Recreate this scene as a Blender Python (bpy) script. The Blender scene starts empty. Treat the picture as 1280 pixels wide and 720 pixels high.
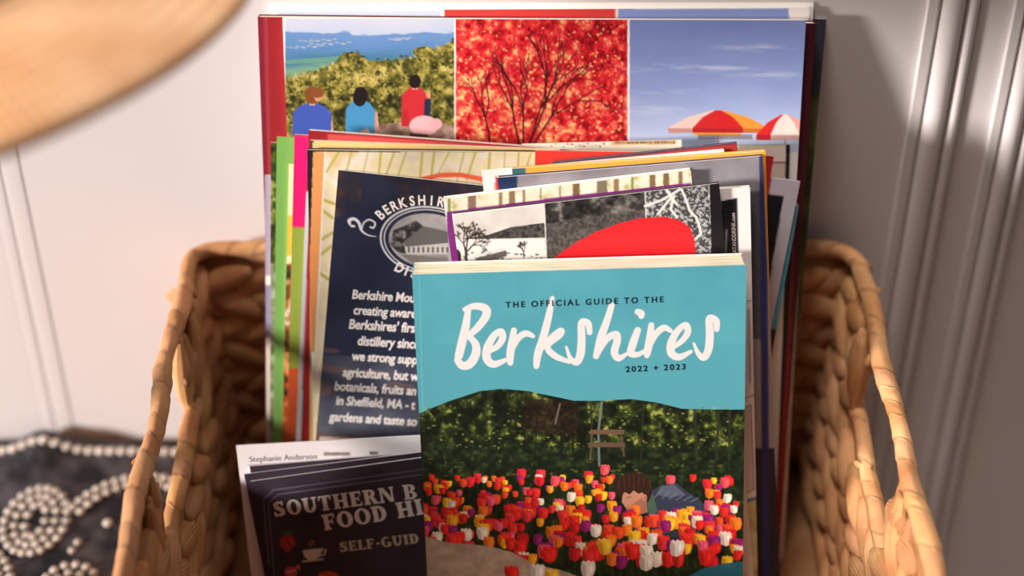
import bpy, math, random
import numpy as np
from mathutils import Matrix, Vector

# ---------------------------------------------------------------- camera, light, exposure
SC = bpy.context.scene
COL = SC.collection
FPX, PITCH, CAMZ = 2300.0, math.radians(39.0), 0.74
cam = bpy.data.objects.new('camera', bpy.data.cameras.new('camera'))
COL.objects.link(cam)
cam.location = (0, 0, CAMZ)
cam.rotation_euler = (math.pi / 2 - PITCH, 0, 0)
cam.data.sensor_width = 36.0
cam.data.lens = FPX / 1280 * 36.0
cam.data.clip_start = 0.02
cam.data.dof.use_dof = True
cam.data.dof.focus_distance = 0.865
cam.data.dof.aperture_fstop = 3.0
SC.camera = cam

SUN_DIR = Vector((0.86, 0.42, -0.215))
sun = bpy.data.objects.new('sun', bpy.data.lights.new('sun', 'SUN'))
COL.objects.link(sun)
sun.data.energy = 6.3
sun.data.angle = math.radians(9.0)
sun.data.color = (1.0, 0.925, 0.88)
sun.rotation_euler = SUN_DIR.to_track_quat('-Z', 'Y').to_euler()
sun.location = (-2, -1, 1.5)

# added fill light, unseen, soft and high above the basket to brighten its contents
ceil = bpy.data.objects.new('ceiling_light', bpy.data.lights.new('ceiling_light', 'AREA'))
COL.objects.link(ceil)
ceil.data.shape = 'RECTANGLE'
ceil.data.size, ceil.data.size_y = 0.6, 0.6
ceil.data.energy = 38
ceil.data.color = (1.0, 0.93, 0.87)
ceil.location = (-.42, 0.50, 2.4)

world = bpy.data.worlds.new('world')
SC.world = world
world.use_nodes = True
bg = world.node_tree.nodes['Background']
bg.inputs['Color'].default_value = (0.94, 0.88, 0.92, 1)
bg.inputs['Strength'].default_value = 0.095
SC.view_settings.view_transform = 'Standard'
SC.view_settings.look = 'None'
SC.view_settings.exposure = 0.0
SC.view_settings.gamma = 1.0
SC.view_settings.use_curve_mapping = False

# ---------------------------------------------------------------- materials
def lin(c):
    c = np.asarray(c, dtype=float) / 255.0
    return np.where(c <= 0.04045, c / 12.92, ((c + 0.055) / 1.055) ** 2.4)

def new_mat(name, rough=0.5, color=None, spec=0.4):
    m = bpy.data.materials.new(name)
    m.use_nodes = True
    nt = m.node_tree
    b = nt.nodes['Principled BSDF']
    b.inputs['Roughness'].default_value = rough
    b.inputs['Specular IOR Level'].default_value = spec
    if color is not None:
        b.inputs['Base Color'].default_value = (*[float(v) for v in lin(color)], 1)
    return m, nt, b

def node(nt, typ, **kw):
    n = nt.nodes.new(typ)
    for k, v in kw.items():
        setattr(n, k, v)
    return n

def bump(nt, b, height_socket, strength, dist):
    bp = node(nt, 'ShaderNodeBump')
    bp.inputs['Strength'].default_value = strength
    bp.inputs['Distance'].default_value = dist
    nt.links.new(height_socket, bp.inputs['Height'])
    nt.links.new(bp.outputs['Normal'], b.inputs['Normal'])

def noise_ramp(nt, scale, c0, c1, mapscale=(1, 1, 1), detail=3, p0=0.3, p1=0.7):
    tc = node(nt, 'ShaderNodeTexCoord')
    mp = node(nt, 'ShaderNodeMapping')
    mp.inputs['Scale'].default_value = mapscale
    nz = node(nt, 'ShaderNodeTexNoise')
    nz.inputs['Scale'].default_value = scale
    nz.inputs['Detail'].default_value = detail
    rp = node(nt, 'ShaderNodeValToRGB')
    rp.color_ramp.elements[0].position = p0
    rp.color_ramp.elements[1].position = p1
    rp.color_ramp.elements[0].color = (*lin(c0), 1)
    rp.color_ramp.elements[1].color = (*lin(c1), 1)
    nt.links.new(tc.outputs['Object'], mp.inputs['Vector'])
    nt.links.new(mp.outputs['Vector'], nz.inputs['Vector'])
    nt.links.new(nz.outputs['Fac'], rp.inputs['Fac'])
    return nz, rp

# printed paper: colour of the print comes from the mesh's own colour attribute
MAT = {}
m, nt, b = new_mat('printed_paper', 0.42, spec=0.35)
at_ = node(nt, 'ShaderNodeAttribute', attribute_name='Col')
nt.links.new(at_.outputs['Color'], b.inputs['Base Color'])
nz, rp = noise_ramp(nt, 60, (100, 100, 100), (130, 130, 130))
bump(nt, b, nz.outputs['Fac'], 0.05, 0.0006)
MAT['print'] = m
m, nt, b = new_mat('page_edges', 0.75, spec=0.2)
nz, rp = noise_ramp(nt, 9, (214, 196, 170), (250, 243, 228), (1.5, 420, 1.5), 2)
nt.links.new(rp.outputs['Color'], b.inputs['Base Color'])
MAT['pages'] = m
m, nt, b = new_mat('tinted_page_edges', 0.75, spec=0.2)
nz, rp = noise_ramp(nt, 9, (170, 172, 110), (246, 236, 214), (4, 330, 1.5), 2, 0.36, 0.5)
nt.links.new(rp.outputs['Color'], b.inputs['Base Color'])
MAT['pages_tint'] = m

def flat_ink(name, color):
    m, nt, b = new_mat(name, 0.45, spec=0.35)
    nz, rp = noise_ramp(nt, 300, np.array(color) * 0.96, np.minimum(255, np.array(color) * 1.03))
    nt.links.new(rp.outputs['Color'], b.inputs['Base Color'])
    return m
MAT['white_ink'] = flat_ink('white_ink', (246, 236, 232))
MAT['navy_ink'] = flat_ink('navy_ink', (10, 26, 44))
MAT['grey_ink'] = flat_ink('grey_ink', (130, 124, 128))
MAT['cream_ink'] = flat_ink('cream_ink', (228, 214, 206))
MAT['tan_ink'] = flat_ink('tan_ink', (190, 175, 150))

def leaf_material(name, dark, light):
    m, nt, b = new_mat(name, 0.62, spec=0.25)
    a1 = node(nt, 'ShaderNodeAttribute', attribute_name='tone')
    a2 = node(nt, 'ShaderNodeAttribute', attribute_name='across')
    nz, rp = noise_ramp(nt, 45, dark, light, detail=5, p0=0.25, p1=0.75)
    mx = node(nt, 'ShaderNodeMix', data_type='RGBA', blend_type='MULTIPLY')
    mx.inputs[0].default_value = 1.0
    nt.links.new(rp.outputs['Color'], mx.inputs[6])
    nt.links.new(a1.outputs['Color'], mx.inputs[7])
    nt.links.new(mx.outputs[2], b.inputs['Base Color'])
    s = node(nt, 'ShaderNodeMath', operation='SINE')
    mu = node(nt, 'ShaderNodeMath', operation='MULTIPLY')
    mu.inputs[1].default_value = 34.0
    nt.links.new(a2.outputs['Fac'], mu.inputs[0])
    nt.links.new(mu.outputs[0], s.inputs[0])
    ad = node(nt, 'ShaderNodeMath', operation='ADD')
    nz2 = node(nt, 'ShaderNodeTexNoise')
    nz2.inputs['Scale'].default_value = 260
    nt.links.new(s.outputs[0], ad.inputs[0])
    nt.links.new(nz2.outputs['Fac'], ad.inputs[1])
    bump(nt, b, ad.outputs[0], 0.5, 0.0007)
    return m
MAT['leaf'] = leaf_material('dried_leaf', (190, 126, 78), (236, 186, 136))

m, nt, b = new_mat('white_paint', 0.5, spec=0.35)
nz, rp = noise_ramp(nt, 6, (224, 218, 217), (229, 223, 222))
nt.links.new(rp.outputs['Color'], b.inputs['Base Color'])
bump(nt, b, nz.outputs['Fac'], 0.05, 0.002)
MAT['wall'] = m
m, nt, b = new_mat('bench_wood', 0.5)
nz, rp = noise_ramp(nt, 14, (92, 62, 42), (140, 100, 70), (1, 12, 12), 5)
nt.links.new(rp.outputs['Color'], b.inputs['Base Color'])
MAT['wood'] = m
m, nt, b = new_mat('floor_boards', 0.5)
nz, rp = noise_ramp(nt, 8, (110, 84, 64), (150, 120, 94), (12, 1, 1), 5)
nt.links.new(rp.outputs['Color'], b.inputs['Base Color'])
MAT['floor'] = m

# straw: rows of fine plait run round the brim, stitches cross them
m, nt, b = new_mat('woven_straw', 0.7, spec=0.2)
at1 = node(nt, 'ShaderNodeAttribute', attribute_name='ring')
at2 = node(nt, 'ShaderNodeAttribute', attribute_name='turn')
def sinmul(src, k):
    mu = node(nt, 'ShaderNodeMath', operation='MULTIPLY'); mu.inputs[1].default_value = k
    sn = node(nt, 'ShaderNodeMath', operation='SINE')
    nt.links.new(src, mu.inputs[0]); nt.links.new(mu.outputs[0], sn.inputs[0])
    return sn.outputs[0]
s1 = sinmul(at1.outputs['Fac'], 2 * math.pi / 0.0065)
s2 = sinmul(at2.outputs['Fac'], 210)
mm = node(nt, 'ShaderNodeMath', operation='MULTIPLY_ADD'); mm.inputs[1].default_value = 0.5
nt.links.new(s2, mm.inputs[0]); nt.links.new(s1, mm.inputs[2])
nz, rp = noise_ramp(nt, 22, (218, 162, 114), (242, 196, 152), detail=4, p0=0.35, p1=0.65)
mr = node(nt, 'ShaderNodeMapRange')
mr.inputs[1].default_value = -1.5; mr.inputs[2].default_value = 1.5
mr.inputs[3].default_value = 0.70; mr.inputs[4].default_value = 1.05
nt.links.new(mm.outputs[0], mr.inputs[0])
mx = node(nt, 'ShaderNodeMix', data_type='RGBA', blend_type='MULTIPLY'); mx.inputs[0].default_value = 1
nt.links.new(rp.outputs['Color'], mx.inputs[6]); nt.links.new(mr.outputs[0], mx.inputs[7])
nt.links.new(mx.outputs[2], b.inputs['Base Color'])
bump(nt, b, mm.outputs[0], 0.3, 0.0006)
MAT['straw'] = m

# ---------------------------------------------------------------- object helpers
def link(name, me, mat, parent=None):
    o = bpy.data.objects.new(name, me)
    COL.objects.link(o)
    if mat is not None and not me.materials:
        me.materials.append(mat)
    if parent is not None:
        o.parent = parent
    return o

def tag(o, label=None, cat=None, group=None, kind=None):
    if label: o['label'] = label
    if cat: o['category'] = cat
    if group: o['group'] = group
    if kind: o['kind'] = kind
    return o

def empty(name, loc=(0, 0, 0)):
    o = bpy.data.objects.new(name, None)
    o.empty_display_size = 0.02
    o.location = loc
    COL.objects.link(o)
    return o

class MB:
    """collects vertices, faces and per-vertex data, then becomes one mesh"""
    def __init__(self):
        self.v, self.f, self.c, self.n, self.a = [], [], [], 0, []
    def add(self, verts, faces, col=(1, 1, 1), across=None):
        verts = np.asarray(verts, dtype=float)
        self.v.append(verts)
        self.f += [tuple(i + self.n for i in f) for f in faces]
        c = np.asarray(col, dtype=float)
        self.c.append(np.tile(c, (len(verts), 1)) if c.ndim == 1 else c)
        self.a.append(np.zeros(len(verts)) if across is None else np.asarray(across, dtype=float))
        self.n += len(verts)
    def box(self, x0, x1, y0, y1, z0, z1, col=(1, 1, 1)):
        vs = [(x, y, z) for z in (z0, z1) for y in (y0, y1) for x in (x0, x1)]
        self.add(vs, [(0, 2, 3, 1), (4, 5, 7, 6), (0, 1, 5, 4), (2, 6, 7, 3), (0, 4, 6, 2), (1, 3, 7, 5)], col)
    def build(self, name, mat, parent=None, smooth=False, attr='Col', across=None):
        me = bpy.data.meshes.new(name)
        me.from_pydata(np.vstack(self.v).tolist(), [], self.f)
        c = np.vstack(self.c)
        ca = me.attributes.new(attr, 'FLOAT_COLOR', 'POINT')
        ca.data.foreach_set('color', np.hstack([c, np.ones((len(c), 1))]).astype(np.float32).ravel())
        if across:
            fa = me.attributes.new(across, 'FLOAT', 'POINT')
            fa.data.foreach_set('value', np.concatenate(self.a).astype(np.float32))
        if smooth:
            me.polygons.foreach_set('use_smooth', [True] * len(me.polygons))
        me.update()
        return link(name, me, mat, parent)

def bevel(o, w, seg=2):
    md = o.modifiers.new('bevel', 'BEVEL')
    md.width = w; md.segments = seg; md.limit_method = 'ANGLE'
    return o

# ---------------------------------------------------------------- the room and the bench
WALL_Y = 0.776
FLOOR_Z = -0.42
g = MB(); g.box(-1.6, 1.6, WALL_Y, WALL_Y + 0.1, FLOOR_Z - .05, 1.6, (1, 1, 1))
tag(g.build('wall_back', MAT['wall']), kind='structure')
g = MB(); g.box(-1.6, 1.6, -1.6, WALL_Y, FLOOR_Z - .05, FLOOR_Z, (1, 1, 1))
tag(g.build('floor', MAT['floor']), kind='structure')

def moulding(name, profile):
    """profile: (x, depth in front of the wall); extruded from floor to above the frame"""
    mb = MB()
    n = len(profile)
    vs = []
    for z in (FLOOR_Z, 1.6):
        vs += [(x, WALL_Y - d, z) for x, d in profile]
    fs = [(i, i + 1, n + i + 1, n + i) for i in range(n - 1)]
    mb.add(vs, fs)
    return tag(mb.build(name, MAT['wall'], smooth=False), kind='structure')
def half_round(xc, r, h, n=12):
    return [(xc - r * math.cos(math.pi * i / n), h * math.sin(math.pi * i / n)) for i in range(n + 1)]
moulding('trim_1', [(0.200, 0), (0.2005, .003), (.2050, .003), (.2068, .0008)] + [(x, d + .0008) for x, d in half_round(.2128, .0058, .0048)] + [(.2190, .0004)] + half_round(.2225, .0032, .0036) + [(.2262, 0)])
moulding('trim_2', [(0.242, 0), (0.2425, .003), (.2465, .003), (.2482, .0006)] + [(x, d + .0006) for x, d in half_round(.2532, .0048, .0045)] + [(.2584, .0004)] + half_round(.2614, .0028, .0034) + [(.2646, 0)])
moulding('trim_3', [(-.2710, 0)] + half_round(-.2674, .0034, .00022) + [(-.2636, 0)] + half_round(-.2585, .0050, .00028) + [(-.2530, 0)])

bench = empty('bench', (-.28, .54, FLOOR_Z))
tag(bench, 'low wooden bench against white wall carrying the woven basket and the dark patterned cloth', 'bench')
g = MB(); g.box(-.47, .455, -.24, .232, .39, .42)
bevel(g.build('bench_top', MAT['wood'], bench), .003)
for sx in (-.44, .40):
    for sy in (-.21, .20):
        g = MB(); g.box(sx - .02, sx + .02, sy - .02, sy + .02, 0, .39)
        bevel(g.build('leg', MAT['wood'], bench), .002)
for sy in (-.21, .20):
    g = MB(); g.box(-.42, .38, sy - .01, sy + .01, .33, .389)
    g.build('apron', MAT['wood'], bench)

# dark cloth with a beaded pattern
rng = random.Random(4)
CX0, CX1, CY0, CY1 = -.62, -.186, .32, .768
def cloth_z(x, y):
    z = .0015 + .0012 * math.sin(x * 21 + y * 9) * math.sin(y * 17 + 1) + .0012
    z += .010 * math.exp(-((x + .268) / .014) ** 2) * math.exp(-((y - .768) / .022) ** 2)
    return z
cloth = empty('beaded_cloth', (-.4, .55, 0))
tag(cloth, 'dark charcoal cloth with white beaded flower pattern, lying left of the woven basket', 'cloth')
mb = MB(); nx, ny = 130, 130
vs = [(CX0 + (CX1 - CX0) * i / nx + .4, CY0 + (CY1 - CY0) * j / ny - .55, cloth_z(CX0 + (CX1 - CX0) * i / nx, CY0 + (CY1 - CY0) * j / ny)) for j in range(ny + 1) for i in range(nx + 1)]
fs = [(j * (nx + 1) + i, j * (nx + 1) + i + 1, (j + 1) * (nx + 1) + i + 1, (j + 1) * (nx + 1) + i) for j in range(ny) for i in range(nx)]
mb.add(vs, fs)
m, nt, b = new_mat('charcoal_cloth', 0.75, spec=0.25)
nz, rp = noise_ramp(nt, 55, (30, 28, 33), (92, 86, 90), detail=4, p0=.42, p1=.72)
nt.links.new(rp.outputs['Color'], b.inputs['Base Color'])
mb.build('fabric', m, cloth, smooth=True)
mbd, nt, b = new_mat('white_beads', 0.35, (236, 226, 214))
nz, rp = noise_ramp(nt, 60, (206, 194, 180), (230, 220, 208)); nt.links.new(rp.outputs['Color'], b.inputs['Base Color'])
BD = MB()
def sph(cx, cy, cz, r, sq=.6):
    vs, fs = [], []
    for j in range(1, 4):
        for i in range(8):
            t, p = math.pi * j / 4, 2 * math.pi * i / 8
            vs.append((cx + r * math.sin(t) * math.cos(p), cy + r * math.sin(t) * math.sin(p), cz + sq * r * math.cos(t)))
    for j in range(2):
        for i in range(8):
            fs.append((j * 8 + i, (j + 1) * 8 + i, (j + 1) * 8 + (i + 1) % 8, j * 8 + (i + 1) % 8))
    fs += [tuple(range(8)), tuple(range(23, 15, -1))]
    return vs, fs
def bead(x, y, r=.0036):
    r *= .70
    if math.hypot(x + .272, y - .60) < .034: return
    if CX0 + .004 < x < CX1 - .004 and CY0 + .004 < y < CY1 - .001:
        vs, fs = sph(x + .4, y - .55, cloth_z(x, y) + .0008, r)
        BD.add(vs, fs)
def bead_arc(cx, cy, rx, ry, a0, a1, step=.0058, rows=1, r=.0036):
    for k in range(rows):
        qx, qy = rx - k * step, ry - k * step
        n = max(3, int(abs(a1 - a0) * (qx + qy) / 2 / step))
        for i in range(n + 1):
            a = a0 + (a1 - a0) * i / n
            bead(cx + qx * math.cos(a), cy + qy * math.sin(a), r)
BACK = [x for x in np.arange(CX0 + .006, CX1, .0062)]
for x in BACK:                                               # border along the back edge
    bead(x, CY1 - .008, .0044)
def flower(cx, cy, s):
    for k in range(5):
        a = 2 * math.pi * k / 5 + .5
        bead_arc(cx + s * .045 * math.cos(a), cy + s * .05 * math.sin(a), s * .021, s * .026, 0, 2 * math.pi, rows=3)
    bead(cx, cy, .006)
bead_arc(-.262, .706, .017, .024, 0, 6.283, rows=3)            # oval medallion
bead_arc(-.205, .690, .045, .050, 1.25, 2.6, rows=2)           # curved sprig beside it
bead_arc(-.300, .655, .034, .036, -.4, 2.2, rows=3)
bead_arc(-.235, .660, .014, .014, 0.2, 5.8, rows=2)
bead(-.222, .704, .004); bead(-.236, .690, .003); bead(-.238, .684, .003)
for fx, fy, s in ((-.36, .72, .8), (-.42, .62, 1.0), (-.52, .70, 1.0), (-.27, .56, 1.0), (-.38, .48, 1.0), (-.52, .50, 1.0), (-.27, .42, .9), (-.45, .38, .9)):
    flower(fx, fy, s)
BD.build('beadwork', mbd, cloth, smooth=True)

# ---------------------------------------------------------------- woven basket
R2 = random.Random(11)
BXL, BXR, BYF, BYB, RIMZ = -.167, .180, .478, .762, .1500
def leaf(mb, c, along, side, nrm, L, W, T, tone, twist=0.0):
    """a plump dried leaf strip: centre, direction along, across and out of the weave"""
    NS, NR = 11, 10
    c, along, side, nrm = map(np.asarray, (c, along, side, nrm))
    vs, ac = [], []
    for i in range(NS):
        s = -1 + 2 * i / (NS - 1)
        w = W / 2 * max(.16, (1 - abs(s) ** 2.4)) ** .62
        t = T / 2 * max(.2, (1 - abs(s) ** 2.2)) ** .7
        for k in range(NR):
            a = 2 * math.pi * k / NR + twist * s
            vs.append(c + along * (L / 2 * s) + side * (w * math.cos(a)) + nrm * (t * math.sin(a) - .12 * T * s * s))
            ac.append(math.cos(2 * math.pi * k / NR))
    fs = [(i * NR + k, i * NR + (k + 1) % NR, (i + 1) * NR + (k + 1) % NR, (i + 1) * NR + k) for i in range(NS - 1) for k in range(NR)]
    fs += [tuple(range(NR - 1, -1, -1)), tuple(range((NS - 1) * NR, NS * NR))]
    mb.add(vs, fs, tone, ac)
def tone():
    k = R2.uniform(.72, 1.12)
    return (k, k * R2.uniform(.93, 1.0), k * R2.uniform(.84, 1.0))
SLOT = (.594, .690, .112)                                    # handle openings in the side panels
def panel(name, p0, p1, parent, slot=False):
    """herringbone weave between two bottom corners, up to the rim"""
    p0, p1 = np.array([*p0, 0.0]), np.array([*p1, 0.0])
    d = p1 - p0; Ln = np.linalg.norm(d); d = d / Ln
    out = np.array([-d[1], d[0], 0]); up = np.array([0, 0, 1.0])
    taper = .10                                              # panels lean out a little towards the rim
    mb = MB()
    rowh = .0160
    nrow = int((RIMZ - .012) / rowh)
    step = .0235
    for j in range(nrow):
        z = .0185 + j * rowh
        for i in range(int(Ln / step) + 1):
            s = (i + (.5 if j % 2 else 0)) * step
            if s > Ln: continue
            c = p0 + d * s + up * z
            c = c + out * (-(RIMZ - z) * taper)
            y = c[1]
            if slot and SLOT[0] - .006 < y < SLOT[1] + .006 and z > SLOT[2] - .016: continue
            ang = math.radians((24 if j % 2 else -24) + R2.uniform(-9, 9))
            al = d * math.cos(ang) + up * math.sin(ang)
            sd = -d * math.sin(ang) + up * math.cos(ang)
            leaf(mb, c + out * R2.uniform(-.0015, .0015), al, sd, out, R2.uniform(.034, .040), R2.uniform(.0150, .0178), R2.uniform(.0115, .0145), tone(), R2.uniform(-.35, .35))
    # inner core of the weave, so no light leaks between the leaves
    def core(s0, s1, z0, z1):
        q = []
        for z in (z0, z1):
            for s in (s0, s1):
                for t in (-.0016, .0016):
                    q.append(p0 + d * s + up * z + out * (t - (RIMZ - z) * taper))
        mb.add(q, [(0, 2, 3, 1), (4, 5, 7, 6), (0, 4, 6, 2), (1, 3, 7, 5), (0, 1, 5, 4), (2, 6, 7, 3)], (.55, .5, .45))
    if slot:
        ss = sorted([abs(SLOT[0] - p0[1]), abs(SLOT[1] - p0[1])])
        core(0, Ln, 0, SLOT[2] - .008)
        core(0, ss[0], SLOT[2] - .008, RIMZ - .003); core(ss[1], Ln, SLOT[2] - .008, RIMZ - .003)
        for e, sg in ((ss[0], -1), (ss[1], 1)):                # leaves wrapped down both ends of the opening
            for k in range(5):
                s = e + sg * (.001 + .0068 * k * .8)
                z = RIMZ - .026 + R2.uniform(-.003, .003)
                ang = math.radians(90 + R2.uniform(-14, 14))
                al = d * math.cos(ang) + up * math.sin(ang); sd = -d * math.sin(ang) + up * math.cos(ang)
                leaf(mb, p0 + d * s + up * z + out * (-(RIMZ - z) * taper + R2.uniform(-.003, .003)), al, sd, out, R2.uniform(.042, .054), .0125, .0095, tone(), R2.uniform(-.5, .5))
    else:
        core(0, Ln, 0, RIMZ - .003)
    return mb.build(name, MAT['leaf'], parent, smooth=True, attr='tone', across='across')

def wrapped_tube(name, path, rad, parent, closed=False, pitch=.0165, seed=1):
    """a rod bound with leaf strip: overlapping turns that flare and step"""
    rr = random.Random(seed)
    pts = [np.asarray(p, dtype=float) for p in path]
    if closed: pts.append(pts[0])
    seg = [np.linalg.norm(pts[i + 1] - pts[i]) for i in range(len(pts) - 1)]
    cum = np.concatenate([[0], np.cumsum(seg)])
    tot = cum[-1]
    def at(s):
        s = s % tot if closed else min(max(s, 0), tot - 1e-9)
        i = min(int(np.searchsorted(cum, s, 'right')) - 1, len(seg) - 1)
        return pts[i] + (pts[i + 1] - pts[i]) * ((s - cum[i]) / seg[i])
    marks = [0.0]
    while marks[-1] < tot: marks.append(marks[-1] + pitch * rr.uniform(.55, 1.5))
    scl = [rr.uniform(.88, 1.14) for _ in marks]; tn = []
    for _ in marks:
        k = rr.uniform(.82, 1.14); tn.append((k, k * rr.uniform(.92, 1), k * rr.uniform(.82, 1)))
    NR, ds = 16, .0016
    NS = int(tot / ds)
    mb = MB(); vs, cs, ac = [], [], []
    for i in range(NS + (0 if closed else 1)):
        s = tot * i / NS
        p = at(s); t = at(s + .0015) - at(s - .0015); t = t / (np.linalg.norm(t) + 1e-12)
        n1 = np.cross(t, [0, 0, 1.0]); n1 = n1 / (np.linalg.norm(n1) + 1e-12); n2 = np.cross(n1, t)
        for k in range(NR):
            a = 2 * math.pi * k / NR
            sl = s + .0035 * math.sin(a + 1.0)                 # turns run aslant round the rod
            q = min(max(int(np.searchsorted(marks, sl, 'right')) - 1, 0), len(marks) - 2)
            f = min(max((sl - marks[q]) / (marks[q + 1] - marks[q]), 0), 1)
            blend = scl[q] * (1 - f) + scl[q + 1] * f
            r = rad * blend * (1.07 - .13 * f) * (1 + .05 * math.sin(a * 3 + s * 60))
            if f < .07: r *= .93
            vs.append(p + n1 * (r * math.cos(a)) + n2 * (r * math.sin(a)))
            c = np.array(tn[q]) * (.62 if f < .07 else 1.0)
            cs.append(c); ac.append(.16 * f + .05 * math.sin(a))
    n = NS if closed else NS + 1
    fs = [(i * NR + k, i * NR + (k + 1) % NR, ((i + 1) % n) * NR + (k + 1) % NR, ((i + 1) % n) * NR + k) for i in range(NS) for k in range(NR)]
    if not closed: fs += [tuple(range(NR - 1, -1, -1)), tuple(range((n - 1) * NR, n * NR))]
    mb.add(vs, fs, np.array(cs), ac)
    # stray tags of leaf sticking out at some of the joins
    for q in range(2, len(marks) - 2):
        if rr.random() < .10:
            p = at(marks[q]); t = at(marks[q] + .002) - p; t = t / np.linalg.norm(t)
            o_ = np.cross(t, [0, 0, 1.0]) * rr.choice((-1, 1)) + np.array([0, 0, rr.uniform(-.2, .9)])
            o_ = o_ / np.linalg.norm(o_)
            leaf(mb, p + o_ * (rad * 1.05), o_ * .75 + t * .66, np.cross(o_, t), t, .0052, .0038, .0012, (1.1, 1.05, 1))
    return mb.build(name, MAT['leaf'], parent, smooth=True, attr='tone', across='across')

basket = empty('basket', (0, 0, .0005))
tag(basket, 'rectangular woven leaf basket with open side handles, holding the brochures', 'basket')
panel('side_panel', (BXL, BYB), (BXR, BYB), basket)           # back
panel('side_panel', (BXR, BYF), (BXL, BYF), basket)           # front
panel('side_panel', (BXL, BYF), (BXL, BYB), basket, True)
panel('side_panel', (BXR, BYB), (BXR, BYF), basket, True)
g = MB(); g.box(BXL + .016, BXR - .016, BYF + .016, BYB - .016, 0.0, .003, (.6, .55, .5))
g.build('base', MAT['leaf'], basket, attr='tone', across='across')
def rrect(x0, x1, y0, y1, r, z):
    pts = []
    for cx, cy, a0 in ((x1 - r, y1 - r, 0), (x0 + r, y1 - r, 90), (x0 + r, y0 + r, 180), (x1 - r, y0 + r, 270)):
        for k in range(7):
            a = math.radians(a0 + 15 * k)
            pts.append((cx + r * math.cos(a), cy + r * math.sin(a)))
    out = []
    for i in range(len(pts)):
        (xa, ya), (xb, yb) = pts[i], pts[(i + 1) % len(pts)]
        n = max(1, int(math.hypot(xb - xa, yb - ya) / .012))
        for k in range(n):
            x, y = xa + (xb - xa) * k / n, ya + (yb - ya) * k / n
            out.append((x + .0011 * math.sin(y * 71 + 1), y + .0008 * math.sin(x * 60), z + .0014 * math.sin(x * 33 + y * 47)))
    return out
wrapped_tube('rim', rrect(BXL, BXR, BYF, BYB, .014, RIMZ), .0044, basket, True, .0165, 5)
for sx, bx, sd in ((1, BXL, 3), (-1, BXR, 8)):
    path = [(bx + sx * (.0030 + .0022 * math.sin(math.pi * k / 20)), .545 + .180 * k / 20, SLOT[2] - .010 + .0016 * math.sin(k)) for k in range(21)]
    wrapped_tube('handle_bar', path, .0044, basket, False, .019, sd)

# ---------------------------------------------------------------- printed matter: layout
ROT_CAM = Matrix.Rotation(math.pi / 2 - PITCH, 3, 'X')
def sight(px, py):
    """direction from the photographer's eye through a point of the 1280 x 720 picture"""
    return ROT_CAM @ Vector((px - 640.0, 360.0 - py, -FPX))
EYE = Vector((0, 0, CAMZ))
ITEMS = []
class Item:
    """a sheet or book standing on the basket base, leaning back; built from its two top corners"""
    def __init__(s, name, tl, tr=None, rot=0.0, width=.1, t=.001, lean=19.0, yaw=0.0, drop=0.0):
        s.name, s.tl, s.tr, s.t = name, tl, tr, t
        s.rot0, s.w0, s.lean, s.yaw = math.radians(rot), width, math.radians(lean), math.atan(yaw)
        s.drop = drop
        s.F = ITEMS[-1].F if ITEMS else F_FRONT
        for _ in range(4):
            s.solve()
            if not ITEMS: break
            F = F_FRONT
            for o in ITEMS:
                x0, x1 = max(s.bb[0], o.bb[0]), min(s.bb[1], o.bb[1])
                z0, z1 = max(s.bb[2], o.bb[2]), min(s.bb[3], o.bb[3])
                if x0 > x1 + .004 or z0 > z1: continue
                for x in (x0, x1):
                    for z in (z0, z1):
                        F = max(F, o.F + o.ty + (o.ax - s.ax) * x + (o.az - s.az) * z + .00035)
            s.F = F
        s.solve()
        ITEMS.append(s)
    def hit(s, px, py):
        d = sight(px, py)
        k = s.n.dot(Vector((0, s.F, 0)) - EYE) / s.n.dot(d)
        return EYE + d * k
    def solve(s):
        R = Matrix.Rotation(s.yaw, 3, 'Z') @ Matrix.Rotation(-s.lean, 3, 'X')
        s.n = R @ Vector((0, 1, 0))
        s.ax, s.az, s.ty = -s.n.x / s.n.y, -s.n.z / s.n.y, s.t / s.n.y
        p1 = s.hit(*s.tl)
        if s.tr:
            q = R.transposed() @ (s.hit(*s.tr) - p1)
            s.w = math.hypot(q.x, q.z); rot = -math.atan2(q.z, q.x)
        else:
            s.w, rot = s.w0, s.rot0
        s.R = R @ Matrix.Rotation(rot, 3, 'Y')
        right, up = s.R @ Vector((1, 0, 0)), s.R @ Vector((0, 0, 1))
        zf = .0042 + s.t * math.sin(s.lean)
        s.len = (p1.z + min(0, s.w * right.z) - zf) / up.z
        bl = p1 - up * s.len
        s.loc = bl + right * (s.w / 2)
        cs = [p1, p1 + right * s.w, bl, bl + right * s.w]
        s.bb = (min(c.x for c in cs), max(c.x for c in cs), min(c.z for c in cs), max(c.z for c in cs))
        s.top = max(c.y for c in cs) + s.ty
    def local(s, px, py):
        q = s.R.transposed() @ (s.hit(px, py) - s.loc)
        return q.x, q.z
    def root(s, label, cat, group=None):
        o = empty(s.name, s.loc)
        o.rotation_euler = s.R.to_euler()
        tag(o, label, cat, group)
        s.o = o
        return o

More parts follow.
